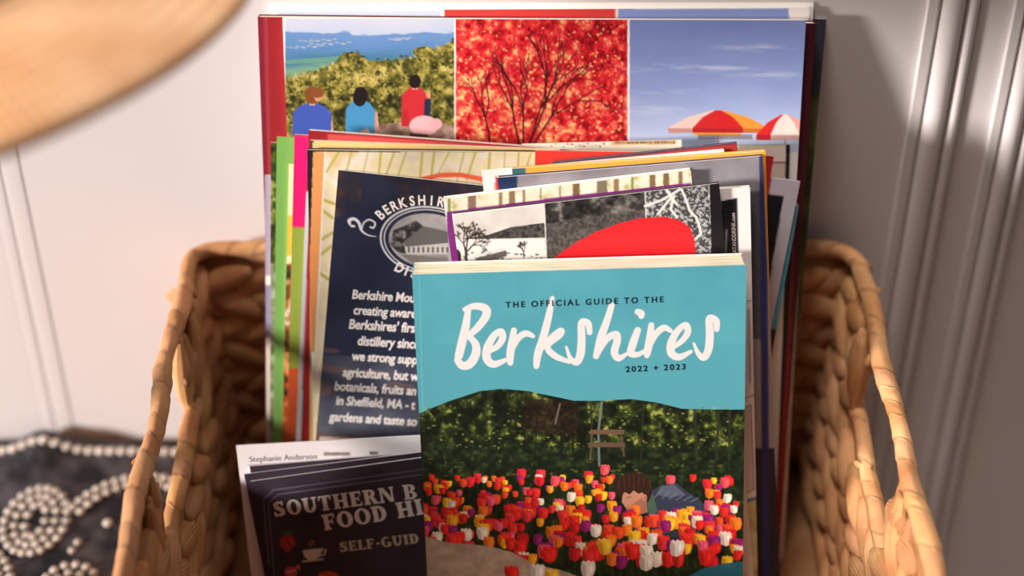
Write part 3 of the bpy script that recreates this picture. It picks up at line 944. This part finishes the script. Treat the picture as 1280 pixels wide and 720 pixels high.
p.field([(806, 235), (885, 226), (890, 335), (809, 338)], lambda f, x, y: np.where((f > .58)[..., None], 176.0, 62.0) * np.ones(3), 13, 2.2)
for pts in ([(806, 258), (826, 251), (838, 244), (850, 237)], [(831, 234), (838, 246), (846, 256)], [(852, 238), (858, 252), (862, 264), (870, 272), (874, 284), (876, 292), (868, 300)], [(842, 246), (838, 262), (846, 272)], [(838, 248), (822, 268)]):
    p.line(pts, 3.2, (226, 220, 214))
p.line([(680.5, 254), (684, 340)], 1.4, (228, 222, 216)); p.line([(806, 235), (810, 340)], 1.4, (228, 222, 216))
p.poly([(684, 329), (700, 317), (720, 303), (745, 290), (775, 279), (800, 273), (830, 271), (850, 276), (862, 284), (868, 300), (871, 345), (684, 345)], (226, 36, 42))
p.poly([(886, 226), (904, 224), (908, 350), (890, 350)], (24, 20, 26))
book(it, p, spine=(240, 236, 230), back=(60, 56, 60))
# -- white magazine with upright lettering
it = Item('magazine', (818, 241), (937.5, 234), t=.0035, lean=20)
it.root('white magazine with black panel and upright web address, right of the photo booklet', 'magazine')
p = Print(it, 726, .0005, (234, 224, 222))
p.poly([(901, 252), (921, 248), (923, 330), (905, 345), (900, 345)], (24, 20, 26))
p.line([(908, 288), (906, 330)], 1.6, (200, 190, 186), .8)
p.line([(920, 380), (938, 376)], .9, (150, 130, 128)); p.line([(935, 388), (937, 478)], 1.8, (120, 104, 106), .55)
p.line([(930, 498), (941, 494)], 1.0, (150, 130, 128))
p.poly([(930, 510), (938, 506), (942, 612), (931, 616)], (206, 192, 188)); p.line([(930, 510), (938, 506), (942, 612), (932, 616)], .8, (110, 96, 100))
p.poly([(922, 626), (947, 620), (947, 624), (922, 632)], (96, 130, 168))
p.field([(922, 632), (947, 625), (950, 760), (922, 760)], lambda f, x, y: ramp(f, [(0, (176, 156, 110)), (.5, (206, 190, 140)), (1, (220, 208, 170))]), 5, 8)
for k in range(6): p.line([(924 + k * 3, 650 + k * 11), (936, 640 + k * 16)], .8, (130, 100, 80), .7)
book(it, p)
words(it, 'EATANDDRINK.com', (920.5, 318), (918.5, 266), 'address_lettering', 'cream_ink', bold=.01, hs=1.15)
# -- birch trunk magazine
it = Item('magazine', (554, 249), (863.5, 213), t=.0050, lean=20)
it.root('magazine with birch trunk picture above a purple band, behind the photo booklet', 'magazine')
p = Print(it, 345, .0005, (226, 220, 196))
p.field(R4(540, 200, 880, 290), lambda f, x, y: ramp(f, [(0, (190, 178, 120)), (.35, (226, 218, 190)), (1, (240, 234, 214))]), 6, 9)
for x, w_, c in ((562, 3, (130, 140, 60)), (590, 9, (136, 112, 92)), (626, 4, (150, 120, 84)), (640, 7, (140, 112, 80)), (655, 3, (150, 124, 90)), (676, 1.6, (140, 130, 70)), (700, 2, (150, 140, 80)), (720, 8, (128, 98, 66)), (752, 12, (128, 116, 94)), (770, 6, (150, 118, 80)), (790, 3, (130, 140, 80)), (815, 7, (132, 108, 70)), (832, 7, (124, 100, 66)), (850, 5, (140, 110, 80))):
    p.poly([(x - w_ / 2, 200), (x + w_ / 2, 200), (x + w_ * .7, 290), (x - w_ * .5, 290)], c)
p.poly([(550, 266.5), (700, 247), (864, 229), (870, 360), (550, 360)], (122, 38, 118))
p.poly([(550, 240), (558.5, 240), (561, 360), (550, 360)], (232, 226, 220))
book(it, p, spine=(238, 232, 226))
# -- grey and orange magazines
it = Item('magazine', (622, 222), (953, 195), t=.0035, lean=20)
it.root('grey covered magazine with navy top corner, in front of the orange magazine', 'magazine')
p = Print(it, 726, .0007, (142, 136, 142))
p.field(R4(600, 180, 980, 400), lambda f, x, y: ramp(f, [(0, (128, 122, 128)), (1, (156, 150, 154))]), 6, 20)
p.poly([(610, 215), (647, 215), (650, 300), (610, 300)], (30, 48, 84))
p.poly([(920, 240), (950, 240), (953, 424), (920, 424)], (84, 78, 84)); p.poly([(900, 424), (970, 424), (980, 560), (900, 560)], (150, 132, 126)); p.poly([(900, 560), (980, 560), (980, 760), (900, 760)], (44, 36, 40))
p.line([(953, 190), (954, 330), (957, 760)], 5, (44, 46, 92))
book(it, p, back=(60, 60, 100))
it = Item('magazine', (640, 211), (957, 189), t=.0035, lean=20)
it.root('orange covered magazine with a teal top left corner, behind the grey one', 'magazine')
p = Print(it, 345, .0007, (240, 166, 66)); p.poly([(630, 200), (658, 200), (659, 300), (630, 300)], (58, 104, 108))
book(it, p, back=(240, 170, 70))
it = Item('brochure', (602, 214), (905, 187), t=.0020, lean=20)
it.root('plain white brochure sticking out left of the orange magazine', 'brochure')
p = Print(it, 345, .0008, (244, 240, 236)); p.rect(620, 222, 637, 260, (214, 70, 60))
sheet(it, p)
it = Item('booklet', (690, 203), (921, 178), t=.0020, lean=20)
it.root('dark red booklet with navy top edge, rising behind the orange magazine', 'booklet')
p = Print(it, 345, .0006, (168, 50, 48)); p.poly([(690, 199), (921, 174), (921, 180.5), (690, 206)], (56, 54, 72))
book(it, p, back=(56, 54, 72))
# -- distillery card
it = Item('rack_card', (423, 212.5), rot=6.4, width=.100, t=.0010, lean=20)
it.root('navy distillery rack card with white oval emblem and italic text', 'rack card')
p = Print(it, 556, .00036, (34, 40, 62))
p.field(R4(330, 190, 720, 600), lambda f, x, y: ramp(f, [(0, (32, 37, 58)), (1, (44, 50, 72))]), 5, 60)
p.field([(420, 205), (455, 214), (450, 262), (420, 272), (400, 300), (398, 260)], lambda f, x, y: ramp(f, [(0, (34, 38, 58)), (.5, (58, 46, 50)), (1, (84, 60, 54))]), 15, 16, alpha=.85)
p.field([(470, 218), (620, 228), (620, 246), (480, 262), (500, 238)], lambda f, x, y: ramp(f, [(0, (30, 34, 54)), (.6, (52, 42, 48)), (1, (70, 52, 50))]), 25, 14, alpha=.8)
p.field([(330, 440), (560, 450), (560, 560), (330, 560)], lambda f, x, y: ramp(f * .5 + y * .5, [(0, (48, 52, 72)), (.6, (88, 90, 104)), (1, (116, 116, 124))]), 35, 30, alpha=.9)
for x, y, rx, ry in ((412, 438, 14, 3), (420, 462, 22, 5), (400, 486, 16, 9), (470, 466, 20, 4), (500, 482, 18, 4)):
    p.ell(x, y, rx, ry, (136, 98, 88), .1, .5)
p.poly([(392, 541), (404, 542), (560, 552), (560, 575), (388, 570)], (120, 84, 70)); p.poly([(400, 545), (560, 555), (560, 575), (396, 570)], (206, 190, 178))
OX, OY = 536, 301
for rx, ry, w_ in ((60, 42, 2.4), (55.5, 38.5, 1.5)):
    p.line([(OX + rx * math.cos(t), OY + ry * math.sin(t) + (rx * math.cos(t)) * .06) for t in np.linspace(0, 2 * math.pi, 60)], w_, (226, 222, 222))
ovl = [(OX + 50 * math.cos(t), OY + 34 * math.sin(t) + 3 * math.cos(t)) for t in np.linspace(0, 2 * math.pi, 40, False)]
p.field(ovl, lambda f, x, y: ramp(f, [(0, (150, 146, 146)), (1, (190, 186, 184))]), 3, 16)
p.field([(488, 306), (492, 288), (505, 283), (520, 276), (530, 284), (528, 304), (512, 318), (498, 316)], lambda f, x, y: ramp(f, [(0, (34, 32, 34)), (.6, (84, 80, 78)), (1, (150, 146, 142))]), 5, 6)
p.poly([(505, 302), (530, 283), (560, 292), (560, 322), (507, 316)], (150, 146, 142)); p.poly([(505, 302), (530, 283), (560, 290), (560, 304), (508, 309)], (108, 104, 102))
p.poly([(506, 309), (560, 304), (560, 318), (508, 318)], (204, 200, 196))
for x in range(510, 560, 6): p.rect(x, 309, x + 2.4, 316, (92, 88, 86))
p.poly([(500, 318), (560, 322), (560, 334), (520, 332)], (124, 118, 114))
brush(p, [[(438, 281, 3), (437, 276, 4.5), (443, 274, 4), (449, 279, 4), (452, 288, 3), (460, 294, 2), (470, 296, 1)], [(452, 288, 2), (455, 279, 2), (462, 275, 2.2), (469, 279, 2.2), (467, 285, 2.4), (463, 284, 2)], [(440, 283, 3.2), (443, 283, 3)]], (232, 226, 226))
sheet(it, p, (244, 240, 236))
T = MB()
def arc(txt, a0, a1, rx, ry, size, flip=False):
    n = len(txt)
    for i, ch in enumerate(txt):
        a = math.radians(a0 + (a1 - a0) * i / (n - 1))
        cx, cy = OX + rx * math.cos(a), OY - ry * math.sin(a) + rx * math.cos(a) * .06
        tx, ty = -rx * math.sin(a), -ry * math.cos(a) + .06 * -rx * math.sin(a)
        k = 1 if flip else -1
        L = math.hypot(tx, ty); tx, ty = k * tx / L, k * ty / L
        v, f = font_mesh(ch, .030)
        wd = (v[:, 0].max() - v[:, 0].min()) * size * .80
        place(T, v, f, it.local(cx - tx * wd / 2, cy - ty * wd / 2), it.local(cx + tx * wd / 2, cy + ty * wd / 2), 1.25)
arc('BERKSHIRE', 146, 68, 68, 45, 17.5)
T.build('name_lettering', MAT['white_ink'], it.o); T = MB()
arc('DIS', 237, 254, 72, 49, 18, True)
T.build('emblem_lettering', MAT['white_ink'], it.o)
T = MB()
for txt, x, y, x2 in (('Berkshire Mount', 440, 373, 530), ('creating awarene', 442, 392.5, 533), ("Berkshires' first", 436, 410.5, 524), ('distillery since', 447, 431, 524), ('we strong suppo', 440, 450, 529), ('agriculture, but w', 428, 470, 524), ('botanicals, fruits an', 418, 487.5, 520), ('in Sheffield, MA - t', 420, 505.5, 519), ('gardens and taste so', 411, 525.5, 521)):
    words(it, txt, (x, y), (x2, y + (x2 - x) * .062), '', 'white_ink', bold=.024, shear=.13, space=.97, hs=1.25, mb=T)
T.build('text_lettering', MAT['white_ink'], it.o)
# -- small red flyer, watercolour magazine
it = Item('flyer', (669, 188), (800, 190), t=.0008, lean=20)
it.root('bright red flyer peeking out above the white brochure', 'flyer')
sheet(it, Print(it, 345, .001, (222, 58, 48)), (240, 230, 224))
it = Item('magazine', (384, 187.5), (712, 191), t=.0040, lean=20, yaw=.02)
it.root('magazine with black edge, orange band and pale watercolour cover, behind the distillery card', 'magazine')
p = Print(it, 556, .0005, (228, 210, 180))
p.field(R4(395, 180, 730, 570), lambda f, x, y: ramp(f, [(0, (214, 200, 186)), (.4, (230, 214, 170)), (.7, (232, 222, 206)), (1, (222, 196, 150))]), 8, 26)
rr = random.Random(3)
for k in range(16):
    x = 398 + k * 17 + rr.uniform(-3, 3)
    p.line([(x + 10, 188), (x + rr.uniform(-8, 8), 225 + rr.uniform(-10, 18))], rr.uniform(1, 2.6), (186, 172, 84), .85)
for y0, x0 in ((250, 404), (262, 402), (300, 402), (320, 400), (340, 398)):
    p.line([(x0, y0), (x0 + 14, y0 - rr.uniform(-12, 12))], 3, (178, 164, 76), .9)
p.line([(530, 224), (550, 219.5), (575, 219), (600, 224), (625, 234)], 4.5, (226, 96, 60))
p.poly([(370, 180), (730, 180), (730, 190), (392, 190.5), (380, 570), (366, 570)], (40, 30, 32))
p.poly([(392.5, 191), (406, 191), (394, 440), (383, 440)], (236, 158, 92)); p.poly([(383, 440), (394, 440), (388, 570), (378, 570)], (232, 226, 222))
p.poly([(406, 190.5), (408, 190.5), (396, 440), (394, 440)], (236, 230, 220))
book(it, p, spine=(40, 32, 34), back=(60, 50, 50))
it = Item('brochure', (388, 175.5), (700, 187), t=.0018, lean=20)
it.root('pale yellow brochure with a dark green left corner, behind the watercolour magazine', 'brochure')
p = Print(it, 556, .0007, (236, 200, 130)); p.poly([(370, 165), (394, 165), (391, 188), (380, 330), (370, 330)], (30, 66, 58)); p.poly([(368, 330), (385, 330), (372, 440), (360, 440)], (186, 198, 204)); p.poly([(360, 440), (380, 440), (372, 570), (350, 570)], (212, 212, 214))
p.field([(360, 470), (380, 470), (372, 560), (350, 560)], lambda f, x, y: ramp(f, [(0, (110, 116, 120)), (1, (212, 212, 212))]), 3, 7)
sheet(it, p, (236, 226, 206))
it = Item('booklet', (386, 163), (722, 188), t=.0028, lean=20)
it.root('dark red booklet whose top edge slopes down to the right above the yellow brochure', 'booklet')
p = Print(it, 556, .0007, (150, 32, 38)); p.poly([(410, 168), (722, 190), (722, 230), (412, 196)], (206, 78, 74))
p.poly([(360, 240), (388, 240), (376, 570), (345, 570)], (196, 200, 206))
book(it, p, spine=(120, 24, 32))
it = Item('leaflet', (652, 180), (852, 175), t=.0008, lean=20)
it.root('cream leaflet with a line of tiny dark print along its top edge', 'leaflet')
p = Print(it, 345, .0005, (244, 232, 210)); rr = random.Random(6)
p.poly([(764, 174), (845, 173), (845, 181), (764, 182)], (222, 180, 120))
for k in range(26): p.rect(768 + k * 2.9, 177, 768 + k * 2.9 + rr.uniform(1, 2.4), 180.2, (96, 70, 50), .8)
for k in range(14): p.ell(690 + k * 5, 181 + rr.uniform(-1, 3), rr.uniform(.8, 2), 1, [(200, 90, 80), (110, 110, 120), (226, 190, 120), (90, 150, 190)][k % 4])
sheet(it, p)
# -- coloured rack cards fanned at the left
it = Item('rack_card', (368, 168), rot=3.6, width=.100, t=.0012, lean=20)
it.root('rack card with hot pink top over olive green, its left edge showing', 'rack card')
p = Print(it, 556, .0006, (228, 26, 112)); p.poly([(350, 160), (400, 160), (400, 172), (350, 171)], (206, 60, 60)); p.poly([(340, 283), (480, 290), (480, 470), (340, 470)], (150, 170, 70)); p.poly([(340, 460), (480, 460), (480, 580), (330, 580)], (216, 96, 52))
sheet(it, p, (236, 214, 190))
it = Item('rack_card', (361, 205), rot=3.6, width=.100, t=.0010, lean=20)
it.root('rack card striped yellow and dark picture, wedged between the green and pink cards', 'rack card')
p = Print(it, 556, .0006, (240, 226, 180)); p.poly([(330, 270), (400, 270), (400, 320), (330, 320)], (232, 190, 70)); p.field([(330, 330), (400, 330), (400, 450), (330, 450)], lambda f, x, y: ramp(f, [(0, (40, 36, 30)), (.6, (170, 90, 50)), (1, (240, 230, 220))]), 3, 9)
p.field([(330, 440), (400, 440), (400, 570), (320, 570)], lambda f, x, y: ramp(f, [(0, (60, 40, 30)), (.5, (214, 90, 44)), (1, (236, 180, 120))]), 4, 9)
sheet(it, p)
it = Item('rack_card', (346, 171), rot=3.0, width=.100, t=.0012, lean=20)
it.root('light green rack card, tallest of the coloured cards fanned at the left', 'rack card')
sheet(it, Print(it, 556, .001, (126, 178, 88)), (170, 200, 130))
it = Item('rack_card', (338.5, 178), rot=2.6, width=.100, t=.0010, lean=20)
it.root('rack card with dark forest picture, left edge beside the light green card', 'rack card')
p = Print(it, 556, .0006, (40, 50, 34)); p.field(R4(320, 170, 480, 330), lambda f, x, y: ramp(f, GREEN_FOLIAGE), 3, 6)
p.field(R4(310, 330, 480, 570), lambda f, x, y: ramp(f, [(0, (90, 110, 60)), (1, (190, 190, 180))]), 4, 8)
sheet(it, p)
it = Item('rack_card', (331, 219), rot=2.2, width=.100, t=.0010, lean=20)
it.root('lavender grey rack card, shortest and leftmost of the fanned cards', 'rack card')
p = Print(it, 556, .0008, (176, 160, 178)); p.poly([(320, 345), (400, 345), (400, 356), (320, 356)], (240, 232, 228)); p.poly([(310, 356), (400, 356), (400, 420), (310, 420)], (150, 140, 170)); p.poly([(310, 420), (400, 420), (400, 570), (310, 570)], (206, 190, 180))
sheet(it, p)
# -- pieces showing at the right of the stack
it = Item('flyer', (900, 189), rot=6, width=.0262, t=.0008, lean=20)
it.root('narrow red flyer standing just right of the orange magazine', 'flyer')
sheet(it, Print(it, 560, .001, (178, 34, 40)), (178, 34, 40))
it = Item('brochure', (890, 212), rot=8.0, width=.0435, t=.0014, lean=20)
it.root('white bordered brochure with black picture, tilted at the right of the stack', 'brochure')
p = Print(it, None, .0006, (206, 196, 206))
p.poly([(900, 236), (979, 246), (948, 428), (870, 420)], (24, 22, 28)); p.poly([(948, 428), (870, 420), (866, 452), (944, 460)], (150, 140, 50)); 
sheet(it, p, (206, 196, 206))
it = Item('guidebook', (735, 226), rot=7.0, width=.1040, t=.0050, lean=20)
it.root('second turquoise guidebook, tilted far back with only its right edge in view', 'book')
p = Print(it, None, .0006, (84, 156, 172))
p.field([(700, 412), (1010, 412), (1010, 800), (700, 800)], lambda f, x, y: ramp(f, [(0, (12, 16, 10)), (.6, (32, 36, 20)), (1, (70, 74, 34))]), 7, 10)
rr = random.Random(12)
for _ in range(60): tulip(p, rr.uniform(880, 985), rr.uniform(498, 590), 9, rr.choice(TULIP[:5]), rr)
for _ in range(60): tulip(p, rr.uniform(860, 985), rr.uniform(600, 760), 11, rr.choice(TULIP[:9]), rr)
book(it, p, spine=(90, 160, 176))
it = Item('card', (905, 182), (987, 181), t=.0010, lean=20)
it.root('cream card with a dark line and black right edge, below the parasol picture', 'card')
p = Print(it, 560, .0005, (226, 212, 200))
p.poly([(925, 176), (985, 176), (985, 184), (925, 186)], (206, 198, 160)); p.line([(930, 203), (985, 204)], 1.4, (130, 50, 50)); p.rect(930, 205, 982, 228, (206, 186, 168)); p.poly([(982, 176), (992, 176), (992, 300), (980, 300)], (26, 22, 24))
sheet(it, p, (40, 34, 34))
# -- three-picture magazine
def three_pictures(it, zlow, step):
    p = Print(it, zlow, step, (240, 232, 228))
    # left: hills, scrub, three people seated on a rock
    A = R4(357, 24, 568, 30)
    p.field([(357, 20), (568, 20), (568, 190), (357, 190)], lambda f, x, y: ramp(np.clip(y * 1.9 + (f - .5) * .12, 0, 1), [(0, (206, 208, 224)), (.17, (190, 200, 222)), (.19, (110, 146, 196)), (.42, (92, 136, 186)), (.6, (70, 120, 150)), (.72, (120, 160, 130)), (.85, (90, 140, 120)), (1, (88, 130, 90))]), 3, 12, 4)
    for y, x0, x1 in ((52, 378, 418), (56, 392, 436), (60, 360, 400), (50, 490, 512)): [p.ell(x0 + (x1 - x0) * q / 9 + (q * 37 % 5) - 2, y - q * .2 + (q * 13 % 3) - 1, 3.2, .9, (206, 190, 190), -.05, .55) for q in range(10)]
    p.line([(360, 78), (440, 72)], 5, (120, 170, 120), .6)
    scrub = [(357, 98), (385, 92), (418, 80), (430, 66), (446, 65), (460, 76), (490, 76), (520, 72), (516, 62), (530, 58), (545, 62), (560, 54), (568, 50), (568, 190), (357, 190)]
    p.field(scrub, lambda f, x, y: ramp(f - y * .22 + .1, [(0, (36, 34, 16)), (.35, (84, 82, 34)), (.65, (146, 134, 58)), (1, (206, 186, 110))]), 9, 9, octv=5)
    rs = random.Random(4)
    for k in range(900):
        x = rs.uniform(358, 567); y0 = np.interp(x, [357, 385, 418, 430, 446, 460, 490, 516, 530, 545, 568], [98, 92, 80, 66, 65, 76, 76, 68, 58, 62, 50])
        y = y0 - 2 + (172 - y0) * rs.random() ** 1.2
        b_ = rs.random() - (y - y0) / 260
        p.ell(x, y, rs.uniform(.8, 3.0), rs.uniform(.6, 2.0), (196, 176, 92) if b_ > .72 else (140, 128, 56) if b_ > .4 else (70, 72, 30) if b_ > .12 else (38, 38, 18), rs.uniform(0, 3), .75)
    p.field([(475, 156), (510, 152), (540, 150), (568, 158), (568, 190), (470, 190)], lambda f, x, y: ramp(f, [(0, (120, 90, 80)), (1, (196, 166, 150))]), 4, 8)
    def figure(cx, hy, hw, hair, top, sh, by, bw):
        p.poly([(cx - bw, by), (cx - bw * .96, sh + 9), (cx - bw * .6, sh + 1), (cx - 5, sh - 2), (cx + 5, sh - 2), (cx + bw * .62, sh + 2), (cx + bw * .96, sh + 11), (cx + bw * .92, by)], top)
        p.rect(cx - 3.6, hy + 6, cx + 3.6, sh + 1, (206, 150, 124))
        p.ell(cx, hy, hw, hw * 1.16, hair)
    p.poly([(408, 148), (416, 150), (418, 172), (408, 172)], (216, 160, 136)); figure(391, 0 + 119, 9.5, (130, 72, 36), (64, 88, 176), 131, 170, 25)
    p.ell(398, 121, 5, 6, (206, 150, 124)); p.ell(397, 116, 9, 6.5, (134, 76, 38))
    p.poly([(434, 140), (440, 138), (440, 172), (432, 172)], (206, 150, 126)); p.poly([(466, 140), (472, 140), (476, 172), (464, 172)], (206, 150, 126)); figure(451, 119, 9, (30, 22, 24), (70, 142, 190), 127, 172, 19)
    p.ell(450, 123, 8.5, 10, (30, 22, 24)); p.poly([(448, 166), (460, 160), (466, 172), (444, 172)], (214, 166, 144))
    figure(519, 102, 7.5, (34, 22, 22), (198, 44, 52), 111, 158, 17); p.ell(536, 119, 3, 4, (214, 150, 120)); p.poly([(531, 124), (539, 124), (538, 148), (530, 144)], (40, 40, 70))
    p.poly([(503, 140), (510, 136), (512, 158), (502, 158)], (180, 36, 44))
    p.ell(530, 157, 18, 12.5, (234, 178, 184)); p.ell(545, 155, 8, 7, (226, 168, 176)); p.poly([(512, 166), (536, 168), (534, 176), (512, 174)], (70, 50, 40))
    # middle: red foliage and dark branches
    p.field(R4(570, 18, 784, 190), lambda f, x, y: ramp(f * .9 + y * .16 - .05 - .22 * np.clip((x - .62) * 2, 0, 1), [(0, (130, 6, 18)), (.25, (196, 24, 34)), (.45, (226, 50, 54)), (.62, (236, 92, 78)), (.78, (244, 150, 96)), (1, (255, 226, 150))]), 14, 8, octv=6)
    rr = random.Random(5)
    for _ in range(1300):
        x, y = rr.uniform(571, 783), rr.uniform(22, 178)
        p.ell(x, y, rr.uniform(.7, 2.4), rr.uniform(.6, 1.7), [(210, 28, 40), (238, 84, 78), (250, 186, 120), (180, 12, 26), (255, 206, 140)][rr.randrange(5) if y > 70 else rr.choice((0, 1, 3, 0, 2))], rr.uniform(0, 3), .8)
    def br(x, y, a, L, d, w_):
        x1, y1 = x + L * math.sin(a), y - L * math.cos(a)
        xm, ym = (x + x1) / 2 + rr.uniform(-2, 2), (y + y1) / 2
        p.line([(x, y), (xm, ym), (x1, y1)], [w_, w_ * .85, w_ * .7], (58, 14, 20), .92)
        if d > 0:
            for k in range(2 + (d > 2)): br(x1, y1, a + rr.uniform(-.5, .55), L * rr.uniform(.62, .86), d - 1, w_ * .68)
    for x, a, L in ((654, .0, 40), (662, .28, 48), (667, .55, 44), (612, -.15, 34), (650, -.2, 46), (660, .4, 55)): br(x, 182, a, L, 3, 2.6)
    # right: sky and beach parasols
    p.field(R4(787, 18, 1020, 230), lambda f, x, y: ramp(np.clip(y * 1.25 + (f - .5) * .2, 0, 1), [(0, (118, 134, 188)), (.5, (142, 158, 206)), (1, (194, 206, 230))]), 6, 40, 3)
    rs = random.Random(2)
    for k in range(70):
        x, y, w_ = rs.choice(((835, 84, 50), (900, 86, 60), (965, 95, 40), (820, 138, 40), (850, 116, 50), (930, 60, 60)))
        p.ell(x + rs.gauss(0, w_ * .5), y + rs.gauss(0, 2.6), rs.uniform(10, 30), rs.uniform(.8, 2.6), (206, 210, 230), rs.uniform(-.06, .1), .13)
    def parasol(cx, top, w_, h, cols):
        n = len(cols)
        for k, c in enumerate(cols):
            f0, f1 = -1 + 2 * k / n, -1 + 2 * (k + 1) / n
            p.poly([(cx + f0 * w_ * .12, top), (cx + f1 * w_ * .12, top), (cx + f1 * w_ * .6, top + h * .3), (cx + f1 * w_, top + h * .78), (cx + f1 * w_, top + h), (cx + f0 * w_, top + h), (cx + f0 * w_, top + h * .78), (cx + f0 * w_ * .6, top + h * .3)], c)
        p.poly([(cx - w_, top + h * .8), (cx + w_, top + h * .8), (cx + w_ * .96, top + h), (cx - w_ * .98, top + h)], (120, 30, 30), .35)
        p.line([(cx, top + h), (cx, top + h + 40)], 1.4, (150, 120, 120))
    parasol(897, 138, 63, 28, [(232, 200, 190), (206, 40, 44), (206, 36, 40), (236, 150, 60)])
    p.line([(868, 167), (925, 168)], 3, (236, 150, 50))
    parasol(981, 143, 36, 32, [(214, 40, 44), (230, 214, 206), (232, 220, 210), (226, 160, 150)])
    p.rect(872, 168, 940, 174, (96, 70, 60), .5)
    for x in (569, 785.5): p.rect(x - 1, 10, x + 1, 300, (240, 232, 228))
    p.rect(330, 190, 1030, 900, (236, 230, 226))
    p.rect(975, 230, 1030, 420, (30, 30, 26))
    p.line([(352, 10), (356, 190), (359, 600)], 5, (240, 232, 226))
    return p
it = Item('magazine', (353, 23), (1007.5, 25.5), t=.0030, lean=19)
it.root('large magazine with three holiday pictures, hikers, red tree and parasols, foremost of its copies', 'magazine', 'three picture magazines')
book(it, three_pictures(it, 240, .00040), spine=(236, 228, 224))
it = Item('book', (322, 21), (1020, 29), t=.0060, lean=19)
it.root('maroon book whose dark red left margin shows beside the three picture magazine', 'book')
p = Print(it, 560, .001, (150, 34, 40)); p.poly([(300, 10), (331, 10), (345, 570), (300, 570)], (130, 30, 48)); p.line([(333, 22), (347, 560)], 1.4, (176, 70, 74), .7)
p.poly([(1003, 10), (1040, 10), (1010, 600), (980, 600)], (70, 14, 24))
book(it, p, spine=(110, 26, 40), back=(90, 20, 30))
def copy_print(it):
    p = Print(it, 60, .0008, (240, 232, 228)); p.rect(556, 11.5, 769, 60, (206, 60, 56)); p.rect(772, 11.5, 985, 60, (130, 146, 200)); p.rect(348, 14, 552, 60, (190, 200, 220))
    return p
it = Item('magazine', (341, 13), (1012, 10), t=.0030, lean=19)
it.root('white edged copy of the three picture magazine, directly behind the maroon book', 'magazine', 'three picture magazines')
book(it, copy_print(it), back=(246, 242, 238))
it = Item('magazine', (338, 4), (1017, 3), t=.0030, lean=19)
it.root('white magazine rising highest behind the other large ones', 'magazine')
book(it, Print(it, 60, .001, (248, 243, 238)), back=(246, 242, 238))
it = Item('magazine', (700, 14), (1033, 24), t=.0030, lean=19)
it.root('green picture magazine at the back, only its right edge showing', 'magazine')
p = Print(it, None, .0008, (74, 78, 40)); p.field(R4(960, 20, 1050, 800), lambda f, x, y: ramp(f, [(0, (44, 48, 20)), (.5, (88, 92, 40)), (1, (130, 124, 70))]), 5, 22)
p.poly([(990, 20), (1050, 20), (1050, 118), (990, 118)], (56, 54, 64))
book(it, p, back=(90, 88, 60))
print('STACK', ITEMS[0].F, ITEMS[-1].F, 'top back', max(i.top for i in ITEMS), 'w,len', [(i.name, round(i.w, 3), round(i.len, 3), round(i.F, 4)) for i in ITEMS])

# ---------------------------------------------------------------- straw hat on its stand, left of the basket
HC = Vector((-.2400, .5960, .410)); HA, HB, HDIR = .158, .140, math.atan2(.791, .613)
hat = empty('straw_hat', HC)
hat.rotation_euler = (0, 0, HDIR)
tag(hat, 'tan straw hat with fine woven brim overhanging the basket at upper left', 'hat')
def hat_mesh(prof, name, close=False):
    """prof: (fraction of the brim outline, height); swept round an oval"""
    NA = 120
    vs, ring, turn = [], [], []
    for q, (fr, z) in enumerate(prof):
        for k in range(NA):
            a = 2 * math.pi * k / NA
            wob = .0035 * math.sin(3 * a + .6) * max(0, fr - .5) * 2
            vs.append((HA * fr * math.cos(a), HB * fr * math.sin(a), z + wob)); ring.append(fr * .15); turn.append(min(k, NA - k) / NA * 6.283)
    n = len(prof)
    fs = [(q * NA + k, q * NA + (k + 1) % NA, (q + 1) * NA + (k + 1) % NA, (q + 1) * NA + k) for q in range(n - 1) for k in range(NA)]
    if close: fs.append(tuple(range((n - 1) * NA, n * NA)))
    mb = MB(); mb.add(vs, fs, (1, 1, 1), ring)
    o = mb.build(name, MAT['straw'], hat, smooth=True, across='ring')
    ta = o.data.attributes.new('turn', 'FLOAT', 'POINT'); ta.data.foreach_set('value', np.array(turn, dtype=np.float32))
    return o
top = [(f, .010 - .014 * ((f - .55) / .45) ** 1.6 if f > .55 else .010) for f in np.linspace(.55, .985, 18)]
brim = top + [(.996, -.0050), (1.0, -.0068), (.996, -.0086), (.985, -.0080)] + [(f, z - .0035) for f, z in top[::-1][1:]] + [top[0]]
hat_mesh(brim, 'brim')
hat_mesh([(.56, .008), (.55, .03), (.53, .07), (.50, .092), (.44, .104), (.34, .108), (.2, .104), (.02, .102)], 'crown', True)
stand = empty('hat_stand', (-.272, .600, .0042))
tag(stand, 'turned wooden hat stand holding the straw hat', 'hat stand')
def lathe(prof, name):
    NA = 32; vs = [(r * math.cos(2 * math.pi * k / NA), r * math.sin(2 * math.pi * k / NA), z) for r, z in prof for k in range(NA)]
    n = len(prof)
    fs = [(q * NA + k, q * NA + (k + 1) % NA, (q + 1) * NA + (k + 1) % NA, (q + 1) * NA + k) for q in range(n - 1) for k in range(NA)]
    fs += [tuple(range(NA - 1, -1, -1)), tuple(range((n - 1) * NA, n * NA))]
    mb = MB(); mb.add(vs, fs); return mb.build(name, MAT['wood'], stand, smooth=True)
lathe([(.046, 0), (.048, .006), (.044, .014), (.016, .020)], 'base')
lathe([(.010, .018), (.009, .2), (.010, .44)], 'pole')
lathe([(.02, .432), (.06, .442), (.066, .462), (.056, .488), (.03, .5035)], 'head')
